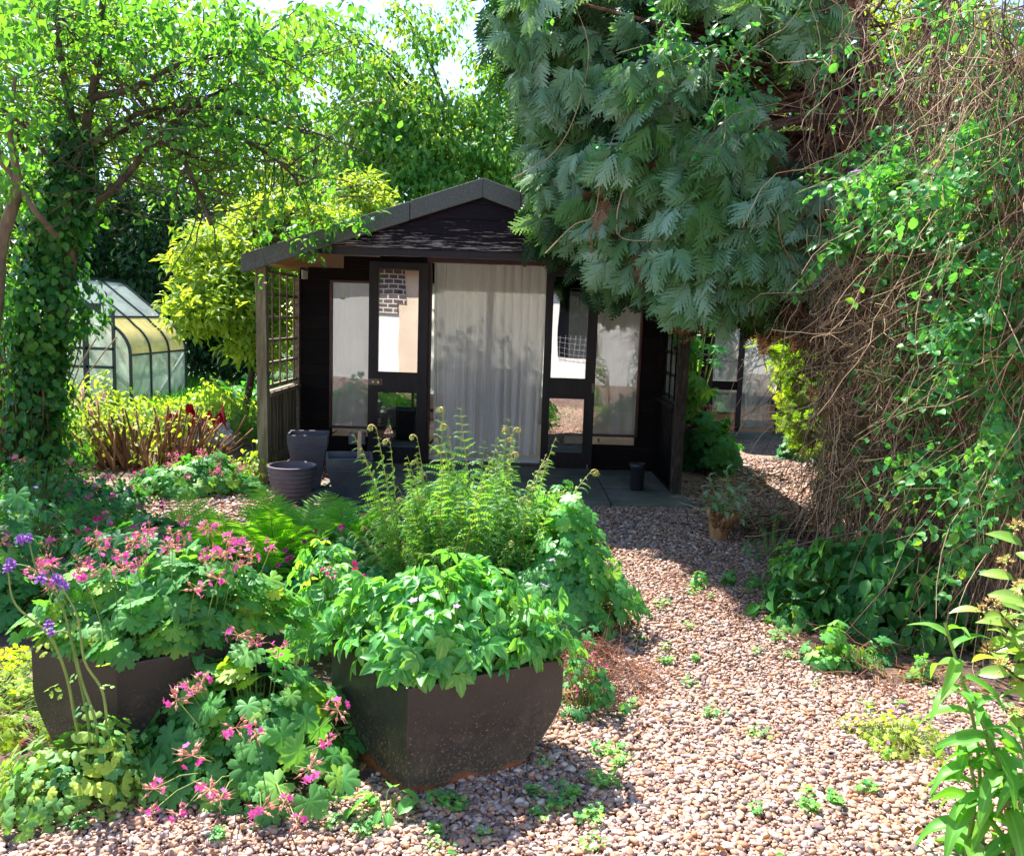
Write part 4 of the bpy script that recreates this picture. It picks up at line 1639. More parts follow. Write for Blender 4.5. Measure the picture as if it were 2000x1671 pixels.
g.build('frame', fm, gh)
dr = Geo()
for z in (.62, .88, .05):
    dr.beam((GX + .0, GY0 - .04, z), (GX + .80, GY0 - .04, z), .03, .04, up=(0, 0, 1))
dr.beam((GX + .42, GY0 - .04, .03), (GX + .42, GY0 - .04, 1.42), .04, .03, up=(0, 1, 0))
dr.beam((GX + .80, GY0 - .04, .03), (GX + .80, GY0 - .04, 1.42), .04, .03, up=(0, 1, 0))
dr.beam((GX + .0, GY0 - .04, .03), (GX + .0, GY0 - .04, 1.42), .04, .03, up=(0, 1, 0))
dr.build('door', fm, gh)
for s_ in (-1, 1):
    for k in range(3):
        y0, y1 = GY0 + .667 * k + .03, GY0 + .667 * (k + 1) - .03
        for nm, mi, pp in (('pane', 2, gprof[0:3]), ('curved_panel', 1, gprof[2:-1]), ('pane', 0, gprof[-2:])):
            g = Geo()
            pts = [(GX + s_ * x, z) for x, z in pp]
            V = [(x, y, z) for x, z in pts for y in (y0, y1)]
            g.add(V, [[(2 * i, 2 * i + 1, 2 * i + 3, 2 * i + 2) for i in range(len(pts) - 1)]])
            g.build(nm, fmm[mi], gh, smooth=True)
for yy in (GY0, GY1):
    g = Geo()
    poly = [(GX + x, yy, z) for x, z in gprof] + [(GX - x, yy, z) for x, z in gprof[::-1][:-1]]
    g.add(poly, [[tuple(range(len(poly)))]])
    g.build('end_glazing', M['ghglass'], gh)
settle(gh, (GX, 13.0, 0))

# ------------------------------------------------------------------ the second hut at the end of the path
hut = thing('garden_hut', 'black garden hut with glazed door and white curtain at the end of the path', 'hut')
HYf = 11.6
hx = lambda px, py: float(P(px, py, HYf)[0])
hz_ = lambda px, py: float(P(px, py, HYf)[2])
L_, R_ = hx(1325, 700), hx(1330, 700) + 3.4
d1 = (hx(1394, 700), hx(1443, 700), hz_(1418, 743), hz_(1418, 634))
d2 = (hx(1391, 790), hx(1440, 790), hz_(1418, 820), hz_(1418, 760))
d3 = (hx(1450, 750), hx(1519, 750), hz_(1485, 840), hz_(1485, 650))
g = Geo()
z = .02
while z < 2.1:
    segs = [(L_, R_)]
    for (a, b, lo, hi) in (d1, d2, d3):
        if z + .12 > lo + .02 and z < hi - .02:
            ns = []
            for s_ in segs:
                if b <= s_[0] or a >= s_[1]:
                    ns.append(s_)
                else:
                    ns += [q for q in ((s_[0], a), (b, s_[1])) if q[1] - q[0] > .005]
            segs = ns
    for a, b in segs:
        g.box((a, HYf, z), (b, HYf + .03, z + .118))
    z += .12
g.box((L_, HYf + .03, .02), (L_ + .03, HYf + 2.4, 2.1))
g.box((R_ - .03, HYf + .03, .02), (R_, HYf + 2.4, 2.1))
g.box((L_ + .03, HYf + 2.37, .02), (R_ - .03, HYf + 2.4, .4))
g.build('wall', M['board'], hut)
g = Geo()
g.box((L_ + .03, HYf + 2.38, .401), (R_ - .03, HYf + 2.384, 2.1))
g.build('light_diffuser', bpy.data.materials['diffuser_white'], hut)  # added translucent sheet in place of the rear wall, backlights the hut curtains
for o_ in (d1, d2, d3):
    g = Geo()
    g.box((o_[0], HYf + .01, o_[2]), (o_[1], HYf + .014, o_[3]))
    w_ = g.build('pane', M['glass'], hut)
g = Geo()
for a, b in ((d1[0] - .05, d1[0] - .001), (d1[1] + .001, d3[0] - .001), (d3[1] + .001, d3[1] + .06)):
    g.box((a, HYf - .02, .1), (b, HYf - .002, d3[3] + .05))
g.build('door_frame', M['frame'], hut)
g = Geo()
ra, rb = hz_(1345, 555), hz_(1400, 540)
xm = (L_ + R_) / 2
for s_ in (-1, 1):
    xe = xm + s_ * ((R_ - L_) / 2 + .25)
    V = [(xm, HYf - .5, 2.85), (xe, HYf - .5, 2.02), (xe, HYf + 2.6, 2.02), (xm, HYf + 2.6, 2.85)]
    g.add(V + [(x, y, z - .14) for x, y, z in V], [[(0, 1, 2, 3), (7, 6, 5, 4), (0, 4, 5, 1), (1, 5, 6, 2), (2, 6, 7, 3)]])
g.build('roof', M['felt'], hut)
g = Geo()
g.prism([(L_, HYf + .0, 2.101), (R_, HYf + .0, 2.101), (xm, HYf, 2.68)], (0, .03, 0))
g.build('gable', M['board'], hut)
g = Geo()
g.box((L_ + .04, HYf + .04, .02), (R_ - .04, HYf + 2.36, .06))
g.build('floor', M['soffit'], hut)
g = Geo()
g.box((d3[0] - .3, HYf - .45, .0), (d3[1] + .2, HYf - .03, .05))
g.build('step', M['slab'], hut)
settle(hut, (xm, HYf + 1.2, 0))
curtain('sheer white curtain behind the door panes of the far hut', d1[0] - .03, d1[1] + .03, .3, d1[3] + .04, HYf + .12, 4, .012, GC, seed=7)
curtain('sheer white curtain swept aside in the far hut doorway', d3[0] - .02, d3[1] + .03, d3[2] + .02, d3[3] + .04, HYf + .14, 4, .03, GC, gather=.35, seed=8)

# ------------------------------------------------------------------ foreground planters
def planter_mat():
    m, nt, out = newmat('planter_coating')
    tc = nt.nodes.new('ShaderNodeTexCoord')
    sp = nt.nodes.new('ShaderNodeSeparateXYZ')
    nt.links.new(tc.outputs['Object'], sp.inputs[0])
    c = ramp(nt, [(.3, (.020, .018, .018)), (.7, (.036, .031, .030))])
    nt.links.new(noise(nt, 6, 5), c.inputs[0])
    low = math_n(nt, 'SUBTRACT', 1.0, math_n(nt, 'MULTIPLY', sp.outputs[2], 3.2), clamp=True)
    # chipped specks, thicker towards the foot
    sf = math_n(nt, 'ADD', noise(nt, 110, 6, .75), math_n(nt, 'MULTIPLY', low, .13))
    th = ramp(nt, [(.65, (0, 0, 0)), (.69, (1, 1, 1))])
    nt.links.new(sf, th.inputs[0])
    col = mixc(nt, th.outputs[0], c.outputs[0], (.24, .18, .12))
    # grey-green bloom and rust along the foot
    bl = ramp(nt, [(.62, (0, 0, 0)), (.95, (.7, .7, .7))])
    nt.links.new(math_n(nt, 'ADD', noise(nt, 9, 6, .7), math_n(nt, 'MULTIPLY', low, .32)), bl.inputs[0])
    col = mixc(nt, bl.outputs[0], col, (.11, .09, .065))
    rs = ramp(nt, [(.0, (1, 1, 1)), (.022, (1, 1, 1)), (.04, (0, 0, 0))])
    nt.links.new(math_n(nt, 'ADD', sp.outputs[2], math_n(nt, 'MULTIPLY', math_n(nt, 'SUBTRACT', noise(nt, 12, 5), .5), .09)), rs.inputs[0])
    sp2 = ramp(nt, [(.70, (0, 0, 0)), (.76, (.8, .8, .8))])
    nt.links.new(noise(nt, 7, 5, .6), sp2.inputs[0])
    rc = ramp(nt, [(.3, (.16, .045, .018)), (.7, (.36, .13, .05))])
    nt.links.new(noise(nt, 30, 5), rc.inputs[0])
    col = mixc(nt, rs.outputs[0], col, rc.outputs[0])
    col = mixc(nt, sp2.outputs[0], col, rc.outputs[0])
    p = nt.nodes.new('ShaderNodeBsdfPrincipled')
    p.inputs['Roughness'].default_value = .42
    p.inputs['Specular IOR Level'].default_value = .45
    nt.links.new(col, p.inputs['Base Color'])
    b = nt.nodes.new('ShaderNodeBump')
    b.inputs['Distance'].default_value = .0015
    nt.links.new(noise(nt, 45, 6), b.inputs['Height'])
    nt.links.new(b.outputs[0], p.inputs['Normal'])
    nt.links.new(p.outputs[0], out.inputs[0])
    return m


M['planter'] = planter_mat()
PH = .36


def planter(label, A, U, W, group):
    """A = top front corner; U = along the side whose far end curves in under; W = the other side"""
    root = thing('trough_planter', label, 'planter', group)
    A, U, W = (np.asarray(v, float) * A3(1, 1, 0) for v in (A, U, W))
    n = 14
    zz = np.linspace(0, 1, n)
    um = np.where(zz > .6, 1.0, 1 - .30 * ((.6 - zz) / .6) ** 1.5)
    g = Geo()

    def ring(ins, zs):
        V = []
        for z, u in zip(zs, um_s):
            lo, hi = ins, u - ins
            V += [A + U * lo + W * ins, A + U * hi + W * ins, A + U * hi + W * (1 - ins), A + U * lo + W * (1 - ins)]
            for q in range(4):
                V[-4 + q] = V[-4 + q] + A3(0, 0, z * PH)
        return V
    um_s = um
    V = ring(0, zz)
    Q = [(i * 4 + j, i * 4 + (j + 1) % 4, (i + 1) * 4 + (j + 1) % 4, (i + 1) * 4 + j) for i in range(n - 1) for j in range(4)]
    k = len(V)
    um_s = np.array([1.0, 1.0])
    V += ring(.035, [1.0, .80])
    Q += [((n - 1) * 4 + j, (n - 1) * 4 + (j + 1) % 4, k + (j + 1) % 4, k + j) for j in range(4)]
    Q += [(k + j, k + (j + 1) % 4, k + 4 + (j + 1) % 4, k + 4 + j) for j in range(4)]
    g.add(V, [Q, [(3, 2, 1, 0)]])
    g.build('shell', M['planter'], root, bevel=.003)
    g = Geo()
    um_s = np.array([1.0])
    V = ring(.034, [.86])
    g.add(V, [[(0, 1, 2, 3)]])
    g.build('soil', M['soil'], root)
    b = A + (U + W) / 2
    settle(root, (b[0], b[1], 0))
    return A, U, W


pA, pB, pC = G(228, 1300, PH), G(60, 1264, PH), G(556, 1236, PH)
LP = planter('dark trough planter full of pink-flowered geranium, rounded at its left end', pA, pB - pA, pC - pA, 'dark trough planters in front')
qA, qB, qC = G(797, 1345, PH), G(648, 1248, PH), G(1102, 1286, PH)
print('planter', qA, qB, qC, G(808, 1553), pA, pB, pC)
RP = planter('dark trough planter with rusty foot and pointed glossy leaves, nearest the path', qA, qC - qA, qB - qA, 'dark trough planters in front')


def planter_fill(name, label, cat, fr, n, h, tpl, mat, size, heads, hk, over=.1, tilt=.6, front=.0, hh=.14, seedrise=None, sizevar=.35, stems='stem', petiole=.9, group=None, hscale=1.0):
    A, U, W = fr
    root = thing(name, label, cat, group)
    g, st = Geo(), Geo()
    lo_o = .03
    u = rng.uniform(-lo_o, 1 + over, n)
    w = rng.uniform(-lo_o, 1 + over, n)
    e = np.clip(np.minimum(np.minimum(u + lo_o, 1 + over - u), np.minimum(w + lo_o, 1 + over - w)) / .3, 0, 1)
    top = h * (.18 + .82 * e ** .7) * (.7 + .45 * (.5 * u + .5 * w)) * (1 + .25 * np.sin(u * 7 + 1) * np.sin(w * 8))
    lay = np.where(rng.random(n) < .62, rng.uniform(.86, 1.05, n), rng.uniform(.25, .85, n))
    pos = A + U * u[:, None] + W * w[:, None] + A3(0, 0, PH)
    hz = top * lay + rng.normal(0, .018, n)
    hz = np.where((u > 0) & (w > 0), np.maximum(hz, .03), hz)
    pos[:, 2] += hz
    cen = A + (U + W) / 2
    out = norm((pos - cen) * A3(1, 1, 0))
    nrm = norm(out * ((1 - e) * tilt * .8 + .1)[:, None] + A3(0, -.12, 1) + rng.normal(0, .42, (n, 3)))
    d = norm(out + A3(0, -.3, 0) + rng.normal(0, .6, (n, 3)))
    d = norm(d - nrm * np.sum(d * nrm, -1, keepdims=True) + A3(0, 0, -.2))
    rv = np.clip(rng.normal(.4, .18, n) + (1 - e) * .2 + (rng.random(n) < .03) * .4, 0, 1)
    g.stamp(tpl, pos, frames(d, nrm), size * rng.uniform(1 - sizevar, 1 + sizevar * .5, n), rnd=rv)
    g.build('foliage', mat, root, smooth=True)
    m = int(n * petiole)
    uu, ww = np.clip(u[:m], .08, .92), np.clip(w[:m], .08, .92)
    b = A + U * (uu * .8 + .1)[:, None] + W * (ww * .8 + .1)[:, None] + A3(0, 0, PH - .04)
    mid = (b * .5 + pos[:m] * .5) + A3(0, 0, .03)
    st.tubes(np.stack([b, mid, pos[:m]], 1), [.0022, .0018, .0012], 4)
    hu, hw = rng.uniform(-over * .6, 1 + over * .4, heads), rng.uniform(-over * .6, 1 + over * .4, heads)
    hp = A + U * hu[:, None] + W * hw[:, None] + A3(0, 0, PH)
    hp[:, 2] += h * (.75 + .3 * (.5 * hu + .5 * hw)) + rng.uniform(.1, 1, heads) * hh
    b = cen + (hp - cen) * A3(.7, .7, 0) + A3(0, 0, PH)
    st.tubes(np.stack([b, (b + hp) / 2 + A3(0, 0, .015), hp], 1), [.002, .0016, .0012], 4)
    st.build('stems', M[stems], root, smooth=True)
    bb = tuple(cen + A3(0, 0, PH * .86))
    settle(root, bb)
    add_heads(root, hk, hp, bb, hscale)
    return root


planter_fill('geranium_plant', 'pink-flowered geranium with round lobed leaves filling the left trough planter', 'geranium', LP, 430, .23, GER, M['ger'], .05, 34, 'pink', over=.16, hh=.15, hscale=.8)
planter_fill('pointed_geranium_plant', 'glossy pointed-leaved geranium filling the right trough planter', 'geranium', RP, 560, .24, BALM, M['balm'], .072, 7, 'mauve', over=.12, hh=.04)

# ------------------------------------------------------------------ beds round the planters
gx = lambda px, py: G(px, py) * A3(1, 1, 0)
GG = 'geranium clumps in the flower beds'
clump('columbine_plant', 'low columbine clump with yellowing scalloped leaves, lower left corner', 'columbine', gx(150, 1560),   .26, .19, .19, 200, AQ, M['aqui'], .054, base_h=.05, tilt=.9)
fl = np.array([P(x, y, Y) for x, y, Y in ((500, 1255, 2.62), (545, 1265, 2.6), (465, 1240, 2.7), (395, 1330, 2.5), (345, 1365, 2.42), (370, 1345, 2.45), (460, 1420, 2.38), (500, 1430, 2.36), (375, 1475, 2.3), (640, 1450, 2.3), (605, 1500, 2.24),
                                              (660, 1385, 2.42), (430, 1560, 2.2), (350, 1590, 2.16), (510, 1580, 2.18), (580, 1605, 2.14), (290, 1590, 2.16), (480, 1215, 2.9), (410, 1540, 2.2), (555, 1565, 2.2), (300, 1540, 2.22), (640, 1120, 3.3))])
clump('geranium_plant', 'sprawling pink geranium spilling over the gravel between the two trough planters', 'geranium', gx(500, 1480), .46, .36, .30, 330, GER, M['ger'], .056, heads=0, flowerlist=fl, base_h=.05, tilt=.7, hscale=.85, stem_r=.002)
clump('pointed_geranium_plant', 'dark broad-leaved clump against the left trough planter corner', 'geranium', gx(370, 1460), .2, .15, .26, 110, BALM5, M['balm'], .085, heads=2, hkind='mauve', base_h=.05, tilt=.9)
# ground-hugging growth at the left margin
clump('creeping_cranesbill', 'low mat of tiny leaves and tiny pink flowers left of the left planter', 'ground cover', gx(-60, 1400), .42, .55, .10, 1500, GERS, M['herb'], .017, heads=24, hkind='tiny', hh=.04, petiole=.2, base_h=.03)
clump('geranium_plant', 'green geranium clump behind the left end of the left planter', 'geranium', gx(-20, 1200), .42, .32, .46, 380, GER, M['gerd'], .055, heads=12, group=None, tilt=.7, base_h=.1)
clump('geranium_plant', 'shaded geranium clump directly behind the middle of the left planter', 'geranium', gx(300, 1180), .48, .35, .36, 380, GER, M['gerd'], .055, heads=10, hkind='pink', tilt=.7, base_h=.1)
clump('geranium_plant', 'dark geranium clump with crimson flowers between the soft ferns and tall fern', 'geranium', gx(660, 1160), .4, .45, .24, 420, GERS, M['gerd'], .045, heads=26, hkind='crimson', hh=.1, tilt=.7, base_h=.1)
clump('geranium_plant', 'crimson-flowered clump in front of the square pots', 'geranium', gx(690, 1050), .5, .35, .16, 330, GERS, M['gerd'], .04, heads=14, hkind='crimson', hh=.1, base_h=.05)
clump('leafy_perennial', 'blue-green perennial patch along the left edge behind the planter', 'perennial', gx(60, 1060), .75, .5, .30, 620, OV, M['gerd'], .07, heads=5, hkind='mauve', base_h=.08)
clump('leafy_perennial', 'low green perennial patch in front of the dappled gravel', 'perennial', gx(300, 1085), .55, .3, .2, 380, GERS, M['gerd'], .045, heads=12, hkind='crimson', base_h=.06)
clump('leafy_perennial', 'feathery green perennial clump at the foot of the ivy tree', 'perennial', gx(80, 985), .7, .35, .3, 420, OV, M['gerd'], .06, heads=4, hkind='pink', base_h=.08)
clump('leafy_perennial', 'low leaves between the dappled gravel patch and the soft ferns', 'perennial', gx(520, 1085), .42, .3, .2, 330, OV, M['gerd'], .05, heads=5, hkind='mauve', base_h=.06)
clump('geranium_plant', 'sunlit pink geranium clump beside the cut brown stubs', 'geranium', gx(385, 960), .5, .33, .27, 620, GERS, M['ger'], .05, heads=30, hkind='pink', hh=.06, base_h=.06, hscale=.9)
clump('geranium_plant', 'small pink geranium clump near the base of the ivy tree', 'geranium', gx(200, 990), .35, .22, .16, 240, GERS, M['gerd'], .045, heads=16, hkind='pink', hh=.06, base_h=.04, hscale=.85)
clump('geranium_plant', 'leafy geranium clump bulging towards the path behind the right planter', 'geranium', gx(1085, 1210), .36, .45, .50, 640, GER, M['balm'], .052, heads=3, hkind='mauve', tilt=1.0, base_h=.12)
clump('pointed_geranium_plant', 'pointed-leaved clump under the right edge of the tall fern', 'geranium', gx(1080, 1120), .3, .34, .46, 330, BALM, M['balm'], .06, heads=3, hkind='mauve', base_h=.15, tilt=.9)
clump('pointed_geranium_plant', 'pointed-leaved clump filling the gap left of the right planter', 'geranium', gx(650, 1265), .25, .3, .42, 240, BALM, M['balm'], .065, heads=3, hkind='mauve', base_h=.15, tilt=.8)
clump('geranium_plant', 'small drooping geranium beside the right planter foot with two pink flowers', 'geranium', gx(1140, 1385), .13, .16, .26, 90, GERS, M['gerd'], .026, heads=5, hkind='pink', hh=.02, base_h=.03, hscale=.8)

# heap of dead fern litter between planter and path
g = Geo()
n = 900
c0 = gx(1165, 1330)
a = rng.uniform(0, 2 * PI, n)
r_ = np.sqrt(rng.random(n))
p0 = c0 + np.stack([np.cos(a) * r_ * .2, np.sin(a) * r_ * .3, .16 * (1 - r_ ** 2) * rng.random(n) + .01], -1)
g.tubes(wander(p0, np.stack([np.cos(a * 3), np.sin(a * 3) - .3, rng.normal(0, .25, n)], -1), rng.uniform(.05, .22, n), 5, .3, -.08), np.linspace(.0014, .0007, 5), 3)
tag(g.build('dead_fern_heap', surf('red_litter', [(.2, (.09, .035, .02)), (.8, (.32, .14, .08))], 12, .9, rnd=.8), smooth=True), 'heap of red-brown dead fern stalks beside the right planter', 'plant litter', kind='stuff')

# ------------------------------------------------------------------ the tall fern
frA = [frond_mesh('frond', .95, .12, 22, .125, PIN, False, seed=1, arch=.22, width_peak=.35), frond_mesh('frond', .85, .25, 21, .125, PIN, True, seed=2, arch=.5, width_peak=.4),
       frond_mesh('frond', 1.0, .07, 23, .115, PIN, True, seed=3, arch=.10, width_peak=.35), frond_mesh('frond', .7, .4, 20, .135, PIN, False, seed=4, arch=.7, width_peak=.45)]
frB = [frond_mesh('frond', .62, .35, 26, .12, PINF, False, [M['fernb'], M['rachis']], True, seed=5, arch=.5, width_peak=.42) if False else frond_mesh('frond', .62, .35, 26, .16, PINF, False, [M['fernb'], M['rachis']], flat=True, seed=5, arch=.5, width_peak=.42),
       frond_mesh('frond', .5, .55, 24, .15, PINF, False, [M['fernb'], M['rachis']], flat=True, seed=6, arch=.7, width_peak=.45)]
for o in frA + frB:
    COL.objects.unlink(o)


def fern(name, label, base, meshes, specs, group=None):
    root = thing(name, label, 'fern', group)
    for (dx, dy, az, s, k, ln) in specs:
        o = bpy.data.objects.new('frond', meshes[k].data)
        COL.objects.link(o)
        o.parent = root
        o.location = (dx, dy, 0)
        o.rotation_euler = (ln, random.uniform(-.08, .08), az)
        o.scale = (s, s, s)
    root.location = tuple(base)
    return root


sp = []
for i in range(78):
    a = rng.uniform(0, 2 * PI)
    r0 = math.sqrt(rng.random())
    dx, dy = math.cos(a) * r0 * .36, math.sin(a) * r0 * .22
    az = math.atan2(dy + rng.normal(0, .05), dx + rng.normal(0, .08)) - PI / 2
    s = (1.0 - .12 * r0) * rng.uniform(.62, 1.06)
    k = int(rng.choice([0, 1, 2, 3], p=[.44, .12, .2, .24]))
    sp.append((dx, dy, az, s, k, rng.normal(0, .12)))
sp += [(-.32, .0, 1.3, 1.0, 0, -.12), (-.12, 0, .5, 1.02, 2, 0), (.1, .1, -.6, 1.05, 0, .02), (.24, 0, -1.5, .98, 0, 0), (.02, .0, 0, 1.12, 0, 0), (.3, .02, -1.2, .95, 1, 0)]
fb = G(915, 1195)
tf = fern('tall_fern', 'tall upright fern clump with curled brown tips in the middle of the bed', (fb[0], fb[1], 0), frA, sp)
g = Geo()
n = 2800
a = rng.uniform(0, 2 * PI, n)
r0 = np.sqrt(rng.random(n))
hz = rng.uniform(.08, .78, n) * (1 - .25 * r0)
q = np.stack([np.cos(a) * r0 * (.26 + .16 * hz), np.sin(a) * r0 * (.18 + .12 * hz), hz], -1)
o_ = np.stack([np.cos(a), np.sin(a), 0 * a], -1)
g.stamp(PIN, q, frames(norm(o_ + rng.normal(0, .7, (n, 3))), A3(0, -.3, 1) + rng.normal(0, .5, (n, 3))), rng.uniform(.05, .1, n), rnd=np.clip(hz * .5 + rng.normal(.1, .2, n), 0, 1))
g.build('leaflets', M['fern'], tf)
for lab, px, py, ns, sc, spread in (('bright green soft fern with broad lacy fronds left of the tall fern', 545, 1150, 14, .95, .14), ('soft fern leaning left behind the left planter', 430, 1120, 12, .85, .12),
                                    ('soft fern with upright fronds in front of the square pots', 670, 1090, 11, .85, .1), ('small soft fern in front of the bowl pot', 590, 1060, 6, .7, .08)):
    sp = [(rng.normal(0, spread * .5), rng.normal(0, spread * .5), 2 * PI * i / ns + rng.normal(0, .3), sc * rng.uniform(.75, 1.1), int(rng.integers(0, 2)), rng.normal(-.05, .1)) for i in range(ns)]
    b = G(px, py)
    fern('soft_fern', lab, (b[0], b[1], 0), frB, sp, 'soft green ferns behind the planters')
b = G(500, 870)
sp = [(rng.normal(0, .12), rng.normal(0, .1), rng.uniform(0, 6.28), rng.uniform(.5, .75), int(rng.integers(0, 3)), 0) for i in range(22)]
fern('yellow_fern', 'yellow-green fern clump beside the left veranda post', (b[0] - .1, b[1], 0), frA, sp)

# ------------------------------------------------------------------ columbine in front of the left planter
root = thing('tall_columbine', 'tall columbine with violet bell flowers in front of the left planter', 'columbine')
b0 = gx(175, 1520)
lines = [[(175, 1430, 2.42), (150, 1300, 2.4), (120, 1180, 2.38), (75, 1120, 2.36), (55, 1050, 2.36)], [(190, 1430, 2.4), (160, 1330, 2.4), (135, 1240, 2.4), (100, 1235, 2.38)],
         [(205, 1430, 2.4), (200, 1350, 2.4), (165, 1290, 2.38), (150, 1200, 2.38), (110, 1130, 2.36)], [(150, 1420, 2.44), (130, 1320, 2.42), (95, 1240, 2.4), (30, 1180, 2.38), (15, 1110, 2.38)]]
g = Geo()
heads = []
for L in lines:
    pts = [A3(b0[0] + random.uniform(-.03, .03), b0[1], 0)] + [P(*q) for q in L]
    ln = smoothline(pts, 26)
    g.tubes(ln, np.linspace(.0055, .0022, 26), 7)
    heads.append(ln[-1])
for q, to in (((105, 1190, 2.38), (80, 1130, 2.36)), ((90, 1140, 2.37), (20, 1100, 2.34))):
    ln = smoothline([P(*q), (P(*q) + P(*to)) / 2 + A3(0, 0, .02), P(*to)], 8)
    g.tubes(ln, .0016, 5)
    heads.append(ln[-1])
g.build('stems', M['stem'], root, smooth=True)
g = Geo()
lp = np.array([P(x, y, 2.39) for x, y in ((150, 1330), (95, 1330), (120, 1350), (195, 1310), (165, 1265), (205, 1350), (140, 1210), (100, 1290), (60, 1150), (175, 1370), (145, 1400))]) + rng.normal(0, .015, (11, 3))
n = len(lp)
g.stamp(AQ, lp, frames(norm(rng.normal(0, 1, (n, 3)) + A3(.2, -.3, 0)), A3(0, -.4, 1) + rng.normal(0, .4, (n, 3))), rng.uniform(.018, .032, n))
g.build('foliage', M['aqui'], root, smooth=True)
settle(root, tuple(b0))
hh_ = np.array(heads)
add_heads(root, 'columbine', np.concatenate([hh_, hh_[:3] + rng.normal(0, .02, (3, 3))]), tuple(b0), .68)

# ------------------------------------------------------------------ middle distance, left
root = thing('cut_shrub', 'shrub cut back to a row of brown stubs behind the pink geraniums', 'shrub')
g = Geo()
base = np.stack([rng.uniform(-1, 1, 130), rng.normal(0, .12, 130), np.zeros(130)], -1)
c = gx(300, 915)
base = c + base * A3(.55, 1, 1)
fan = (base[:, 0] - c[0]) * .9
dirs = np.stack([fan + rng.normal(0, .15, 130), rng.normal(0, .2, 130), np.ones(130)], -1)
g.tubes(wander(base, dirs, rng.uniform(.18, .62, 130), 5, .08), np.linspace(.012, .008, 5), 6, cap=True)
g.tubes(wander(base[:90], dirs[:90] + rng.normal(0, .8, (90, 3)), rng.uniform(.1, .5, 90), 5, .25), .003, 4)
g.build('stubs', surf('cut_stem', [(.2, (.09, .04, .02)), (.8, (.36, .17, .08))], 8, .85, rnd=.6), root, smooth=True)
g = Geo()
cc = c + np.stack([rng.uniform(-.6, .6, 40), rng.normal(0, .15, 40), rng.uniform(.15, .55, 40)], -1)
cloud(g, cc, .1, 8, OV, .05, .2)
g.build('foliage', M['herb'], root, smooth=True)
settle(root, tuple(c))
for lab, px, py, rx, ry, h, n, tp, mt, sz in (
        ('sunlit yellow-green herb drift in front of the greenhouse', 230, 860, 1.0, .8, .62, 900, OV, 'herb', .075),
        ('sunlit yellow-green herb drift between the greenhouse and the fern', 410, 850, .7, .7, .55, 800, OV, 'herb', .07),
        ('pale leafy herb drift beside the ivy tree, left of the stubs', 150, 905, .5, .4, .6, 500, OV, 'herb', .06),
        ('sunlit seedlings at the foot of the left veranda post', 500, 935, .28, .3, .3, 200, OV, 'herb', .055)):
    clump('herb_patch', lab, 'herbs', gx(px, py), rx, ry, h, n, tp, M[mt], sz, base_h=h * .4, petiole=.8, tilt=.5, inner=.5, stemmat='stem')
# pink bistort spikes
root = thing('bistort_plant', 'pink flower spikes standing in front of the greenhouse door', 'flower')
g = Geo()
for px, py in ((203, 780), (190, 785), (147, 790), (175, 800), (160, 772)):
    tp_ = P(px, py, 8.6)
    b = tp_ * A3(1, 1, 0) + rng.normal(0, .03, 3) * A3(1, 1, 0)
    g.tubes([b, (b + tp_) / 2 + A3(.01, 0, 0), tp_], .004, 5)
    dd = norm(rng.normal(0, 1, (90, 3)) * A3(1, 1, .3))
    h_ = Geo()
    h_.stamp(blade(2, .5, 0, 0), tp_ + dd * .012 + A3(0, 0, 1) * rng.uniform(-.04, .08, (90, 1)), frames(dd, A3(0, 0, 1) + rng.normal(0, .2, (90, 3))), .018)
    h_.build('flower_spike', M['petal'], root)
g.build('stems', M['stem'], root)
settle(root, tuple(gx(180, 880)))
# torn red and white plastic wrapping
redp = plain('red_plastic', (.62, .02, .04), .4)
whp = plain('white_plastic', (.72, .76, .85), .45)


def crumple(name, label, c, w, h, cut, seed):
    r_ = np.random.default_rng(seed)
    n = 13
    u, v = np.meshgrid(np.linspace(-1, 1, n), np.linspace(0, 1, n))
    ph = r_.uniform(0, 6, 6)
    x = u * w / 2 * (1 - .25 * v) + .03 * np.sin(5 * v + ph[0])
    y = .10 * np.sin(3 * u + ph[1]) * np.cos(2 * v + ph[2]) + .04 * np.sin(7 * u + 5 * v + ph[3]) - .12 * v
    z = v * h * (.8 + .25 * np.sin(3.1 * u + ph[4]))
    V = np.stack([x, y, z], -1).reshape(-1, 3) + r_.normal(0, .006, (n * n, 3))
    root = thing(name, label, 'plastic sheet', 'crumpled plastic among the herbs')
    i = np.arange(n - 1)[:, None] * n
    j = np.arange(n - 1)[None]
    q = np.stack([i + j, i + j + 1, i + j + n + 1, i + j + n], -1)
    k = int((n - 1) * cut)
    for nm, rows, mm, a_, b_ in (('white_part', q[:k], whp, 0, k + 1), ('red_part', q[k:], redp, k, n)):
        if rows.size:
            g = Geo()
            g.add(V[a_ * n:b_ * n], [rows.reshape(-1, 4) - a_ * n])
            o = g.build(nm, mm, root)
            s = o.modifiers.new('solid', 'SOLIDIFY')
            s.thickness = .004
    root.location = tuple(c)
    root.rotation_euler = (0, 0, r_.uniform(-.4, .4))


for i, (px, py, Y, w, h, cut, lab) in enumerate(((437, 850, 8.9, .3, .42, .6, 'crumpled white plastic sheet with a red top edge, right of the others'), (395, 840, 9.0, .32, .38, .4, 'crumpled red and white plastic sheet in the middle of the herbs'),
                                            (345, 820, 9.2, .22, .22, .1, 'small red plastic scrap beside the greenhouse corner'))):
    c = P(px, py, Y)
    crumple('plastic_sheet', lab, (c[0], Y, max(0, c[2] - .1)), w, h, cut, i + 3)
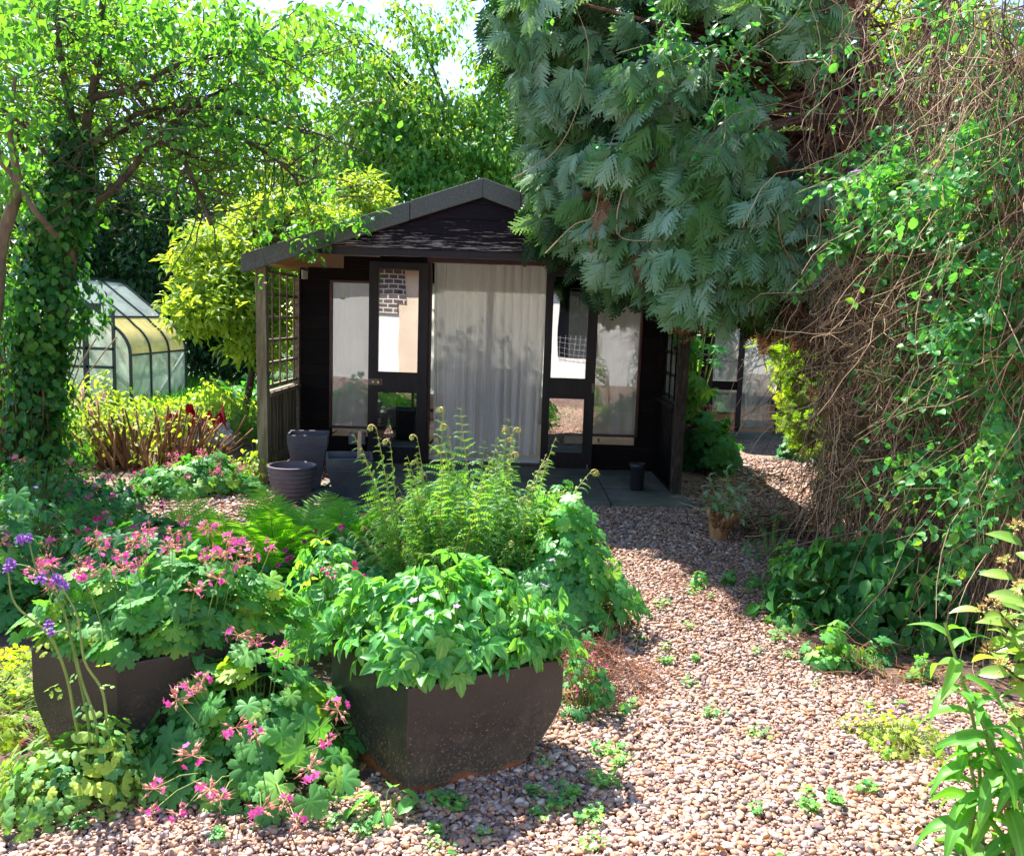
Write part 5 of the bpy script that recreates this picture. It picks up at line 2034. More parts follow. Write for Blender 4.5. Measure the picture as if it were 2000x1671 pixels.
# grass beyond
g = Geo()
n = 16000
p = np.stack([rng.uniform(-8, -2.4, n), rng.uniform(9.3, 17, n), np.zeros(n)], -1)
d = np.stack([rng.normal(0, .35, n), rng.normal(0, .35, n), np.ones(n)], -1)
g.stamp(blade(3, .05, .2, .4, .3), p, frames(d, norm(rng.normal(0, 1, (n, 3)))), rng.uniform(.12, .34, n))
tag(g.build('grass', M['grass']), 'long green grass growing beyond the greenhouse corner', 'grass', kind='stuff')
# hosta-like plant in the far shade
clump('broad_leaf_plant', 'dark broad upright leaves in the shade beyond the red plastic', 'perennial', A3(x_at(480, 740, 12), 12.0, 0), .4, .3, .55, 34, blade(6, .35, .3, .4, .4), M['gerd'], .42, base_h=.2, tilt=-1.2, petiole=0)
# ------------------------------------------------------------------ ivy-clad apple tree, left
root = thing('apple_tree', 'spreading apple tree with dark crooked limbs over the left of the garden', 'tree')
tb = G(72, 948)
g = Geo()
LIMBS = [([(72, 948, 6.90), (85, 800, 6.90), (110, 640, 6.85), (128, 520, 6.80), (138, 450, 6.80)], .10, .075),
         ([(135, 480, 6.80), (152, 380, 6.75), (165, 260, 6.65), (185, 160, 6.62), (196, 60, 6.59), (205, -60, 6.56)], .05, .02),
         ([(158, 320, 6.70), (140, 230, 6.75), (120, 120, 6.80), (108, 20, 6.80), (100, -60, 6.90)], .036, .015),
         ([(180, 190, 6.63), (260, 172, 6.59), (340, 130, 6.55), (420, 108, 6.52), (500, 95, 6.49)], .03, .01),
         ([(160, 415, 6.80), (225, 365, 6.62), (275, 310, 6.58), (330, 240, 6.55), (390, 200, 6.52)], .036, .012),
         ([(300, 270, 6.56), (350, 300, 6.54), (385, 370, 6.52), (412, 440, 6.50)], .022, .013),
         ([(150, 330, 6.70), (210, 255, 6.61), (320, 208, 6.55), (450, 215, 6.52), (600, 262, 6.49)], .028, .008),
         ([(130, 350, 6.80), (90, 300, 6.90), (40, 240, 6.90), (-40, 190, 6.90)], .028, .012),
         ([(165, 300, 6.70), (300, 225, 6.80), (430, 180, 6.90), (560, 120, 7.00)], .024, .008),
         ([(320, 240, 6.55), (420, 250, 6.54), (520, 300, 6.54), (590, 360, 6.55)], .015, .005)]
lim = []
for pts, r0, r1 in LIMBS:
    ln = smoothline([P(*q) for q in pts], 20)
    if pts[0][1] == 948:
        ln[:, 2] = np.maximum(ln[:, 2], 0)
        ln[0, 2] = 0
    g.tubes(ln, np.linspace(r0, r1, 20), 10)
    lim.append(ln)
g.build('trunk', M['bark'], root, smooth=True)
src = np.concatenate([l[4:] for l in lim[1:]])
n = 300
p0 = src[rng.integers(0, len(src), n)]
tw = wander(p0, rng.normal(0, 1, (n, 3)) * A3(1.2, .8, .7) + A3(.5, -.1, .1), rng.uniform(.3, 1.0, n), 8, .22, -.03)
g = Geo()
g.tubes(tw, np.linspace(.007, .002, 8), 5)
n2 = 700
t2 = tw[rng.integers(0, n, n2), rng.integers(2, 8, n2)]
tw2 = wander(t2, rng.normal(0, 1, (n2, 3)) + A3(0, 0, -.2), rng.uniform(.12, .5, n2), 6, .25, -.04)
g.tubes(tw2, np.linspace(.003, .0012, 6), 4)
g.build('branches', M['bark'], root, smooth=True)
g = Geo()
AE = [(120, 30, 230, 80, 6.95, .9, 5), (330, 50, 200, 80, 6.75, .8, 3.4), (500, 120, 120, 90, 6.55, .7, 2.6), (500, 230, 140, 70, 6.55, .6, 2.6), (300, 190, 200, 110, 7.15, .7, 1.0), (60, 180, 100, 120, 7.55, .6, 1.2), (420, 330, 170, 110, 6.75, .6, .8), (250, 330, 160, 90, 7.25, .5, .5),
      (60, 380, 80, 90, 7.15, .5, 1.6), (600, 60, 120, 80, 7.15, .6, 1.2), (560, 350, 90, 60, 6.95, .4, .8)]
cen = blob_points(AE, 400)
cloud(g, cen, .17, 10, OV, .07, .55, flatz=.7)
tips = tw2[:, 3:].reshape(-1, 3)
tips = tips[rng.random(len(tips)) < .55]
cloud(g, tips, .05, 2, OV, .06, .4)
ov = [(600, 480, 50, 20, 7.0, .2, 1), (560, 450, 70, 25, 7.0, .25, 1.5), (640, 440, 70, 25, 6.95, .2, 1.5), (700, 420, 40, 15, 7.0, .15, .6)]
cloud(g, blob_points(ov, 40), .07, 5, OV, .07, .6)
g.build('crown', M['apple'], root, smooth=True)
settle(root, (tb[0], tb[1], 0))

root = thing('lichened_tree', 'pale lichened leaning trunk cut by the left edge of the view', 'tree')
g = Geo()
g.tubes(smoothline([P(-70, 960, 6.2) * A3(1, 1, 0), P(-40, 800, 6.2), P(-8, 600, 6.2), P(2, 480, 6.2), P(34, 365, 6.2), P(12, 320, 6.2), P(-60, 240, 6.2)], 26), np.linspace(.055, .035, 26), 10)
g.build('trunk', M['barkl'], root, smooth=True)
g = Geo()
g.tubes(smoothline([P(38, 365, 6.2), P(75, 420, 6.2), P(110, 460, 6.4)], 8), .022, 7)
g.tubes(smoothline([P(38, 365, 6.2), P(20, 250, 6.0), P(30, 150, 6.0)], 8), np.linspace(.03, .012, 8), 7)
g.build('branches', M['barkl'], root, smooth=True)
g = Geo()
cloud(g, blob_points([(0, 250, 90, 130, 5.9, .5, 1), (-40, 60, 120, 110, 5.7, .5, 1)], 70), .16, 10, OV, .07)
g.build('crown', M['apple'], root, smooth=True)
settle(root, tuple(P(-70, 960, 6.2) * A3(1, 1, 0)))

# ivy wrapped round the trunk
root = thing('ivy', 'dense glossy ivy wrapped round the trunk of the apple tree', 'ivy')
n = 4700
t = rng.random(n) ** .9
ax = smoothline([P(58, 940, 6.85), P(70, 800, 6.85), P(82, 640, 6.8), P(100, 480, 6.8), P(130, 400, 6.75), P(150, 260, 6.7)], 60)
ii = (t * 59).astype(int)
wd = np.interp(t, [0, .25, .5, .75, 1], [.30, .26, .3, .2, .1])
wd = wd * (1 + .3 * np.sin(t * 17) + .2 * np.sin(t * 31))
a = rng.uniform(0, 2 * PI, n)
rr = wd * rng.uniform(.55, 1.12, n)
out = np.stack([np.cos(a), np.sin(a), np.zeros(n)], -1)
pos = ax[ii] + out * rr[:, None] + rng.normal(0, .03, (n, 3))
pos[:, 2] = np.maximum(pos[:, 2], .03)
g = Geo()
g.stamp(OVR, pos, frames(norm(out * .4 + rng.normal(0, .45, (n, 3)) + A3(0, 0, -.7)), norm(out + A3(0, 0, .5) + rng.normal(0, .35, (n, 3)))), rng.uniform(.05, .085, n))
# an inner layer of leaves in the darkest ivy green
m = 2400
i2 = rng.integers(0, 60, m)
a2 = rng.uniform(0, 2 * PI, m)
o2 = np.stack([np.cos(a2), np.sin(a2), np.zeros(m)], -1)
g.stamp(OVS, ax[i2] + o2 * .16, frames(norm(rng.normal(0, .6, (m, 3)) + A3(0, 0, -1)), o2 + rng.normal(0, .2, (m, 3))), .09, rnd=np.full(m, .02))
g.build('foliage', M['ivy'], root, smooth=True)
g = Geo()
q = P(60, 945, 6.8) * A3(1, 1, 0)
k = 60
a3 = rng.uniform(0, 2 * PI, k)
p0 = ax[0] * A3(1, 1, 0) + np.stack([np.cos(a3) * .24, np.sin(a3) * .22, np.zeros(k)], -1)
g.tubes(wander(p0, np.stack([-np.cos(a3) * .1, -np.sin(a3) * .1, np.ones(k)], -1), rng.uniform(.5, 1.6, k), 10, .09), .006, 5)
g.build('stems', M['twig'], root, smooth=True)
settle(root, tuple(q))

# ------------------------------------------------------------------ background trees and shrubs
GT = 'trees standing behind the garden'


def bgtree(name, label, cat, px, Yt, ells, ncl, rad, per, tpl, size, mat, group=GT, bark='bark', topz=None, tr=.14, limbs=50, droop=.5, flatz=.75):
    cen = blob_points(ells, ncl)
    cen = cen[cen[:, 2] > .15]
    x = float(P(px, 600, Yt)[0])
    tz = np.percentile(cen[:, 2], 80) if topz is None else topz
    return tree(name, label, cat, (x, Yt, 0), (x + .2, Yt, tz), cen, rad, per, tpl, size, M[mat], bark, tr, limbs, group, droop, flatz)


bgtree('shade_shrub', 'dark leafy shrub in the shade left of the ivy tree', 'shrub', -20, 9.6, [(-20, 640, 50, 130, 9.4, .4, 2), (10, 780, 40, 70, 9.2, .3, 1)], 70, .22, 30, OVS, .08, 'ivy', group=None, tr=.04, limbs=12)
bgtree('tall_tree', 'tall sunlit tree with drooping leaves rising behind the summerhouse roof', 'tree', 860, 15.5,
       [(760, 190, 90, 80, 15, .9, 2.4), (870, 240, 110, 80, 15, .9, 3), (730, 270, 110, 90, 14.5, .9, 3), (860, 320, 170, 80, 14.5, 1, 4), (980, 290, 80, 100, 15.5, .9, 2.5), (790, 370, 150, 60, 14.5, .8, 2.6), (690, 130, 50, 50, 15, .7, .6),
        (1010, 370, 80, 60, 15, .8, 1.6), (980, 130, 60, 60, 15.5, .6, .7), (640, 60, 70, 50, 15.5, .6, .5), (830, 80, 50, 40, 15.5, .5, .35), (900, 55, 50, 40, 15.5, .5, .25), (760, 30, 70, 30, 15.5, .5, .35), (980, 180, 40, 60, 15.5, .5, .6)], 640, .34, 28, OVS, .12, 'tall', droop=.9, flatz=.8)
bgtree('yellow_green_tree', 'glowing yellow-green tree seen through the apple tree limbs', 'tree', 330, 19.4,
       [(90, 150, 160, 150, 19.00, .9, 3), (300, 140, 200, 140, 19.40, .9, 3.4), (470, 280, 140, 90, 19.00, .8, 2.4), (160, 340, 170, 90, 18.60, .8, 1.8), (560, 100, 90, 80, 19.40, .8, 2.2), (340, 360, 160, 70, 18.60, .6, 2), (600, 320, 80, 40, 19.40, .6, .6), (60, 40, 150, 60, 19.00, .5, 1.2)],
       430, .56, 26, OVS, .17, 'yellow', droop=.35)
bgtree('yellow_green_tree', 'bright bushy tree filling the left background above the greenhouse', 'tree', 60, 18.2,
       [(20, 300, 120, 140, 18.00, .6, 2), (40, 450, 120, 90, 18.00, .5, 1.4), (230, 450, 100, 50, 18.40, .5, 1.6), (330, 510, 60, 30, 18.40, .4, .8), (-60, 150, 120, 160, 18.00, .6, 1)], 180, .46, 26, OVS, .16, 'bright')
bgtree('chestnut_shrub', 'bright yellow-green bush pressed against the left side of the summerhouse', 'shrub', 470, 10.2,
       [(440, 560, 80, 100, 10, .5, 3), (400, 600, 70, 50, 9.5, .4, 1.6), (450, 480, 90, 50, 10.4, .5, 2.2), (540, 600, 60, 120, 10.4, .4, 2.5), (560, 430, 120, 50, 10.6, .4, 2.4), (680, 395, 75, 35, 11.8, .4, 1.5), (490, 660, 50, 40, 9.8, .4, .8), (380, 480, 50, 40, 10.2, .4, .9), (700, 365, 50, 25, 11.9, .3, .7)],
       360, .2, 26, blade(2, .42, .2, .3, .6), .125, 'yellow', group=None, tr=.05, limbs=60, droop=.2)
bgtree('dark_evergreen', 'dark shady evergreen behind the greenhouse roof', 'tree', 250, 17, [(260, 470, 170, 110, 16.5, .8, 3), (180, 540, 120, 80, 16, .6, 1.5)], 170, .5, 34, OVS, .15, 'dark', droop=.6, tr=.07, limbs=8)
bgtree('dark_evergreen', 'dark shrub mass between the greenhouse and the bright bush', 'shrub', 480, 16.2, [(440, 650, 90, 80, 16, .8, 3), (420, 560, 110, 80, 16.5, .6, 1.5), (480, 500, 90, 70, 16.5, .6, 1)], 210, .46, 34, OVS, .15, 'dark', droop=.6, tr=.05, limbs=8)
bgtree('grey_green_tree', 'pale grey-green willow beyond the bright bush', 'tree', 620, 17, [(600, 350, 80, 60, 17, .6, 2), (560, 280, 60, 60, 17.5, .6, 1), (640, 300, 60, 50, 17.5, .5, 1)], 110, .4, 34, blade(2, .22, .2, .3), .13, 'herb', droop=.6)
bgtree('leafy_tree', 'green tree filling the gap beyond the cypress, left of its trunk', 'tree', 1150, 15, [(1120, 330, 120, 130, 15, .8, 2), (1200, 120, 130, 120, 15, .8, 1.3), (1330, 300, 140, 200, 15, .8, 2)], 260, .42, 26, OVS, .13, 'tall')
bgtree('leafy_tree', 'sunlit tree glimpsed between the cypress trunk and vines', 'tree', 1560, 14, [(1500, 230, 160, 160, 13.5, .8, 2.2), (1650, 120, 160, 140, 13.5, .8, 2), (1560, 420, 140, 110, 13, .7, 1.6)], 330, .4, 26, OVS, .12, 'bright')
bgtree('leafy_tree', 'sunlit tree behind the tangled vines at the right edge', 'tree', 1900, 13.5, [(1850, 150, 180, 160, 13, .8, 2), (2050, 300, 180, 220, 12.5, .8, 2.2), (1850, 450, 150, 140, 13, .7, 1.4)], 330, .4, 26, OVS, .12, 'bright')
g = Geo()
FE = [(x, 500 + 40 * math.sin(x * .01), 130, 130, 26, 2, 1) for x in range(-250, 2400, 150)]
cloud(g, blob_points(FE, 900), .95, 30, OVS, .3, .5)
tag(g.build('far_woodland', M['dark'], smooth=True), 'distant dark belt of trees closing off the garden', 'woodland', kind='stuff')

# ------------------------------------------------------------------ the blue cypress
root = thing('blue_cypress', 'large blue-green cypress with drooping lacy sprays and red-brown trunks', 'tree')
tbase = P(1690, 1000, 7.3) * A3(1, 1, 0)
g = Geo()
tl = smoothline([tbase, P(1720, 700, 7.2), P(1735, 480, 7.1), P(1722, 330, 7.0), P(1690, 220, 6.9), P(1655, 110, 6.8), P(1645, -60, 6.7), P(1640, -300, 6.7)], 30)
g.tubes(tl, np.linspace(.2, .13, 30), 14)
g.build('trunk', M['redbark'], root, smooth=True)
g = Geo()
tl2 = smoothline([P(1800, 1000, 6.6) * A3(1, 1, 0), P(1805, 600, 6.6), P(1815, 300, 6.5), P(1830, 0, 6.4), P(1840, -300, 6.4)], 20)
g.tubes(tl2, np.linspace(.12, .07, 20), 12)
g.build('trunk', M['redbark'], root, smooth=True)
CE = [(1340, 430, 70, 70, 6.00, 0.3, 1.4), (1460, 490, 80, 50, 5.80, 0.3, 1.5), (1214, -30, 200, 45, 6.35, 0.3, 2.0), (1480, -40, 150, 45, 5.80, 0.3, 1.4), (1054, 30, 100, 60, 6.60, 0.16, 2.0), (1014, 80, 50, 40, 6.60, 0.16, .6), (1054, 190, 50, 60, 6.60, 0.16, 1), (1124, 160, 110, 80, 6.60, 0.16, 3), (1104, 300, 70, 90, 6.60, 0.16, 2.6), (1204, 300, 110, 110, 6.35, 0.3, 4), (1114, 420, 60, 45, 6.60, 0.16, 1.8), (1214, 440, 110, 60, 6.35, 0.3, 3), (1320, 330, 130, 120, 6.00, 0.3, 5), (1450, 400, 140, 90, 5.80, 0.3, 5),
      (1580, 385, 70, 55, 5.80, 0.3, 2.2), (1264, 505, 95, 45, 6.35, 0.3, 2.6), (1420, 500, 140, 55, 5.80, 0.3, 4), (1204, 525, 60, 25, 6.35, 0.3, 1.3), (1430, 570, 110, 30, 5.80, 0.3, 2.4), (1560, 520, 70, 50, 5.80, 0.3, 1.5), (1330, 170, 140, 90, 6.00, 0.3, 3.2), (1244, 120, 130, 100, 6.35, 0.3, 3),
      (1580, 50, 50, 50, 5.80, 0.3, 1.2), (1440, 280, 50, 40, 5.80, 0.3, .8), (1300, 545, 40, 20, 6.00, 0.3, .7)]
cen = blob_points(CE, 560)
m = len(cen)
n_per = 10
N0 = norm(A3(-.25, -.9, .7) + rng.normal(0, .42, (m, 3)))
D0 = norm(np.stack([rng.normal(-.15, .6, m), rng.normal(-.3, .25, m), rng.uniform(-1.5, -.4, m)], -1))
D0 = norm(D0 - N0 * np.sum(D0 * N0, -1, keepdims=True))
S0 = np.cross(N0, D0)
ci = np.repeat(np.arange(m), n_per)
th = np.tile(np.linspace(-.85, .85, n_per), m) + rng.normal(0, .15, m * n_per)
dd = D0[ci] * np.cos(th)[:, None] + S0[ci] * np.sin(th)[:, None] + A3(0, 0, -.15)
pos = cen[ci] + D0[ci] * rng.uniform(-.05, .07, (m * n_per, 1)) + N0[ci] * rng.normal(0, .02, (m * n_per, 1)) + S0[ci] * (np.sin(th) * .05)[:, None]
crn = rng.random(m)
g = Geo()
_fr = frames(dd, N0[ci] + rng.normal(0, .34, (m * n_per, 3)))
CEDV = [cedar_spray(q) for q in range(5)]
_sc, _rn, _wh = rng.uniform(.12, .22, m * n_per), np.clip(crn[ci] * .6 + .45 * rng.random(m * n_per), 0, 1), rng.integers(0, 5, m * n_per)
for q in range(5):
    w_ = _wh == q
    g.stamp(CEDV[q], pos[w_], _fr[w_], _sc[w_], rnd=_rn[w_])
# inner sprays in dark leaf colour, standing in for shade between the fans
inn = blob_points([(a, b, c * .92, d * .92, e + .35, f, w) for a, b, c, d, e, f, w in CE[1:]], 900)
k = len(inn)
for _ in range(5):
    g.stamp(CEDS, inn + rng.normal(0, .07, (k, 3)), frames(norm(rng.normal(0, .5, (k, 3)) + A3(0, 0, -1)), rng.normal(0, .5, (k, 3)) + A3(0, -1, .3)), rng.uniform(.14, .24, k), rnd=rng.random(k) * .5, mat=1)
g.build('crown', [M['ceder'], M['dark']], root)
g = Geo()
# dry brown sprays and pollen cones
br = blob_points([(1600, 610, 60, 30, 6.20, .3, 1.2), (1375, 590, 30, 15, 6.00, .2, .6), (1300, 420, 180, 100, 6.20, .3, 1.6), (1485, 630, 25, 15, 6.80, .3, .3), (1680, 700, 30, 90, 7.20, .3, .5), (1340, 590, 20, 20, 5.90, .1, .5), (1440, 350, 160, 110, 6.10, .3, 1.6)], 210)
k = len(br)
for _ in range(4):
    g.stamp(CEDS, br + rng.normal(0, .05, (k, 3)), frames(norm(rng.normal(0, .4, (k, 3)) + A3(0, 0, -1)), rng.normal(0, .5, (k, 3)) + A3(0, -1, .3)), rng.uniform(.08, .18, k))
tipn = len(pos)
sel = rng.random(tipn) < .45
tp = pos[sel] + dd[sel] * .08 + A3(0, 0, -.004)
q = np.repeat(tp, 5, 0) + rng.normal(0, .022, (len(tp) * 5, 3))
g.stamp(blade(2, .5, 0, 0), q, frames(norm(rng.normal(0, 1, q.shape) + A3(0, 0, -.6)), rng.normal(0, 1, q.shape)), .011, rnd=rng.random(len(q)))
g.build('dry_sprays', M['cederb'], root)
g = Geo()
for i in rng.choice(m, 110, replace=False):
    s_ = tl[int(np.clip(12 + (cen[i][2] - 1.5) * 3.0, 4, 28))]
    mid = (s_ + cen[i]) / 2 + A3(0, 0, .18) + rng.normal(0, .08, 3)
    g.tubes(smoothline([s_, mid, cen[i]], 9), np.linspace(.03, .006, 9), 6)
n = 260
p0 = tl[rng.integers(8, 28, n)]
g.tubes(wander(p0, rng.normal(0, 1, (n, 3)) * A3(1.3, 1, .5) + A3(-.3, -.5, -.1), rng.uniform(.4, 1.5, n), 9, .22, -.03), np.linspace(.011, .003, 9), 5)
p0 = tl2[rng.integers(5, 19, n)]
g.tubes(wander(p0, rng.normal(0, 1, (n, 3)) * A3(1.3, 1, .5) + A3(0, -.5, -.1), rng.uniform(.4, 1.3, n), 9, .22, -.03), np.linspace(.009, .003, 9), 5)
g.build('branches', M['redbark'], root, smooth=True)
settle(root, tuple(tbase))

# ------------------------------------------------------------------ clipped bright cypress hedge by the far path
root = thing('cypress_hedge', 'bright yellow-green cypress hedge lining the far end of the path', 'hedge')
HE = [(1570, 690, 40, 70, 8.6, .4, 3), (1530, 640, 40, 25, 8.8, .3, 1.2), (1585, 760, 40, 110, 8.0, .4, 3), (1610, 660, 90, 80, 8.2, .4, 3), (1650, 860, 30, 50, 7.6, .3, 2), (1680, 800, 80, 140, 7.4, .4, 3.5), (1600, 830, 20, 30, 8.0, .2, 1), (1580, 600, 80, 30, 8.4, .4, 1.8)]
cen = blob_points(HE, 700)
k = len(cen)
g = Geo()
for _ in range(13):
    o = norm(A3(-.8, -.7, .2) + rng.normal(0, .6, (k, 3)))
    g.stamp(CEDS, cen + rng.normal(0, .08, (k, 3)), frames(norm(o + A3(0, 0, .3)), rng.normal(0, .8, (k, 3)) + A3(0, 0, 1)), rng.uniform(.07, .14, k), rnd=np.clip(rng.normal(.45, .28, k), 0, 1))
g.build('foliage', M['hedge'], root)
g = Geo()
hb = P(1640, 930, 7.6) * A3(1, 1, 0)
p0 = hb + np.stack([rng.uniform(0, .9, 60), rng.uniform(-.3, .8, 60), np.zeros(60)], -1)
g.tubes(wander(p0, rng.normal(0, .3, (60, 3)) + A3(0, 0, 1), rng.uniform(.8, 1.7, 60), 8, .12), .012, 6)
g.build('stems', M['bark'], root, smooth=True)
settle(root, tuple(hb))

# ------------------------------------------------------------------ tangled honeysuckle on the right
def yface(px):
    return np.interp(px, [1380, 1550, 1700, 1850, 2000, 2200], [5.3, 5.5, 5.0, 4.4, 3.8, 3.4])


root = thing('honeysuckle', 'tangled honeysuckle with bare tan stems and green leaves covering the right side', 'climbing plant')
g = Geo()
n = 1700
px0 = rng.uniform(1560, 2180, n)
py0 = rng.uniform(-80, 620, n) + (px0 - 1500) * .12
ok = ~((px0 < 1790) & (py0 < 430)) | (rng.random(n) < .28)
px0, py0 = px0[ok], py0[ok]
n = len(px0)
p0 = P(px0, py0, yface(px0) + rng.uniform(-.3, .6, n))
w = wander(p0, rng.normal(0, .3, (n, 3)) + A3(0, 0, -1), rng.uniform(.4, 1.5, n), 14, .26, -.12)
w[..., 2] = np.maximum(w[..., 2], .02)
g.tubes(w, np.linspace(.0030, .0014, 14) , 4)
n = 620
px0 = rng.uniform(1380, 2120, n)
py0 = rng.uniform(-60, 1050, n)
ok = (py0 > 250) | (px0 > 1500) | (rng.random(n) < .5)
ok &= ~((px0 < 1640) & (py0 > 300))
ok &= ~((px0 < 1780) & (rng.random(n) < .5))
px0, py0 = px0[ok], py0[ok]
n = len(px0)
p0 = P(px0, py0, yface(px0) + rng.uniform(-.2, .5, n))
g.tubes(wander(p0, rng.normal(0, 1, (n, 3)) * A3(1, .5, .8), rng.uniform(.3, .9, n), 14, .36, -.02), np.linspace(.0028, .0012, 14), 4)
# lower skirt of dead stems down to the ground
n = 700
px0 = rng.uniform(1590, 2080, n)
py0 = rng.uniform(720, 1000, n)
p0 = P(px0, py0, yface(px0) + rng.uniform(-.25, .5, n))
w = wander(p0, rng.normal(0, .35, (n, 3)) + A3(0, -.1, -1), rng.uniform(.5, 1.2, n), 9, .15, -.15)
w[..., 2] = np.maximum(w[..., 2], .015)
g.tubes(w, np.linspace(.0032, .0014, 9), 4)
# fine dry tangle at mid height
n = 2600
e_ = blob_points([(1690, 620, 90, 170, 5.0, .4, 3), (1780, 720, 120, 160, 4.6, .4, 3), (1640, 830, 60, 120, 5.3, .3, 1.6), (1760, 930, 130, 70, 4.7, .4, 2), (1830, 560, 110, 100, 4.5, .4, 1.4), (1750, 350, 110, 130, 5.2, .4, 1.2)], n)
g.tubes(wander(e_, rng.normal(0, 1, (n, 3)) * A3(.9, .5, .8) + A3(0, 0, -.45), rng.uniform(.15, .55, n), 9, .42, -.04), np.linspace(.0021, .0010, 9), 3)
# a few long loose canes
for pts, r_ in (([(1700, 812, 4.9), (1770, 860, 4.8), (1830, 905, 4.7)], .005), ([(1840, 1040, 4.0), (1700, 1180, 3.8), (1610, 1300, 3.7), (1595, 1410, 3.5)], .004), ([(1550, 1065, 5.2), (1700, 1035, 4.6), (1820, 1035, 4.2), (1890, 1065, 4.0)], .005),
                ([(1820, 900, 4.3), (1800, 960, 4.2), (1830, 1040, 4.1), (1860, 1120, 3.9), (1845, 1250, 3.6)], .004), ([(1560, 1010, 5.4), (1640, 930, 5.2), (1655, 870, 5.1), (1700, 790, 5.0)], .004), ([(1065, 495, 6.1), (1120, 440, 6.0), (1160, 420, 5.95), (1175, 340, 5.9), (1200, 260, 5.95)], .004),
                ([(1000, 350, 6.3), (1080, 300, 6.2), (1125, 220, 6.0), (1150, 100, 6.0), (1120, 0, 6.1)], .004), ([(1205, 290, 5.9), (1222, 340, 5.85), (1205, 420, 5.8), (1215, 465, 5.8), (1290, 470, 5.7)], .0045), ([(1520, 420, 4.7), (1530, 480, 4.7), (1580, 560, 4.8), (1640, 640, 4.9)], .004)):
    g.tubes(smoothline([P(*q) for q in pts], 20), np.linspace(r_, r_ * .5, 20), 6)
g.build('stems', M['twig'], root, smooth=True)
HN = [(1330, 85, 60, 30, 5.6, .1, .6), (1430, 130, 20, 50, 5.4, .1, .8), (1415, 190, 20, 20, 5.4, .1, .35), (1270, 50, 30, 20, 5.9, .1, .3), (1075, 70, 30, 50, 6.2, .1, .35), (1190, 290, 20, 30, 5.9, .08, .3), (1700, 330, 60, 55, 4.8, .2, 1.8), (1760, 250, 50, 40, 4.6, .2, .7), (1800, 380, 110, 90, 4.4, .3, 5),
      (1920, 330, 90, 110, 4.0, .3, 4.5), (1900, 470, 90, 80, 4.2, .3, 3), (1770, 500, 60, 50, 4.6, .25, 1), (1960, 560, 60, 80, 3.8, .25, 3), (1930, 650, 70, 60, 3.9, .25, 2.6), (1965, 760, 50, 60, 3.7, .2, 1.6), (1850, 600, 60, 35, 4.4, .2, .8), (1790, 765, 60, 25, 4.3, .15, .8), (1850, 740, 50, 25, 4.2, .15, .7),
      (1870, 890, 70, 35, 4.1, .2, 1.3), (1800, 920, 50, 40, 4.2, .2, 1), (1960, 880, 50, 70, 3.7, .2, 1.4), (1690, 900, 40, 40, 4.9, .2, .4), (1670, 960, 40, 30, 4.9, .2, .4), (1740, 700, 40, 30, 4.7, .2, .6), (1640, 420, 30, 60, 4.7, .1, .6), (1640, 490, 20, 30, 4.7, .1, .3), (1940, 960, 60, 40, 3.7, .2, .9),
      (1700, 170, 120, 120, 5.2, .3, .6), (1850, 150, 130, 120, 4.9, .3, 1.0), (1960, 80, 80, 100, 4.4, .3, 1.2), (1860, 30, 40, 40, 4.4, .2, .6), (1900, 1040, 60, 40, 3.9, .2, .6), (1980, 240, 60, 80, 3.9, .2, 1)]
cen = blob_points(HN, 560)
g = Geo()
k = len(cen)
# opposite leaf pairs along short shoots
dirs = norm(rng.normal(0, 1, (k, 3)) * A3(1, .6, .8) + A3(-.1, -.2, -.2))
sh = []
for i in range(6):
    c = cen + dirs * (.05 * i) + A3(0, 0, -.005 * i * i)
    side = norm(np.cross(dirs, rng.normal(0, 1, (k, 3))))
    for sg in (-1, 1):
        d = norm(side * sg + dirs * .5)
        upv = A3(-.3, -.75, .9) + rng.normal(0, .45, (k, 3))
        g.stamp(OVR, c, frames(d, upv), rng.uniform(.04, .068, k) * (1 - .05 * i), rnd=np.clip(rng.normal(.42, .22, k) + (rng.random(k) < .03) * .5, 0, 1))
g.tubes(np.stack([cen - dirs * .08, cen + dirs * .12, cen + dirs * .32 + A3(0, 0, -.1)], 1), [.0022, .0016, .001], 4, mat=1)
g.build('foliage', [M['honey'], M['stem']], root, smooth=True)
settle(root, tuple(P(1850, 1130, 4.3) * A3(1, 1, 0)))
add_heads(root, 'mauve', [P(1672, 335, 4.55), P(1668, 350, 4.55)], tuple(P(1850, 1130, 4.3) * A3(1, 1, 0)), 2.2)

# dark leaf filler added to block light behind the honeysuckle
bgtree('backing_foliage', 'dark leaf filler added behind the honeysuckle stems to block light', 'shrub', 1850, 7.6,
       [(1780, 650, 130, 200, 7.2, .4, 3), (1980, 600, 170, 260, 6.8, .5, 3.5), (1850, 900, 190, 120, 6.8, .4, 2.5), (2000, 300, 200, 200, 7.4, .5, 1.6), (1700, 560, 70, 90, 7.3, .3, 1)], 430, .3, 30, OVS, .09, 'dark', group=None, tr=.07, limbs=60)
g = Geo()
dk = blob_points([(1800, 700, 170, 260, 6.2, .5, 3), (1980, 650, 130, 300, 5.6, .5, 3), (1750, 330, 150, 150, 6.0, .4, 1.2), (1850, 950, 180, 90, 5.6, .4, 1.5)], 900)
k = len(dk)
for _ in range(4):
    g.stamp(CEDS, dk + rng.normal(0, .1, (k, 3)), frames(norm(rng.normal(0, .6, (k, 3)) + A3(0, 0, -1)), rng.normal(0, 1, (k, 3))), rng.uniform(.08, .2, k), rnd=rng.random(k) * .5)
tag(g.build('dead_foliage', M['cederb']), 'dead brown foliage caught among the honeysuckle stems', 'dead foliage', kind='stuff')

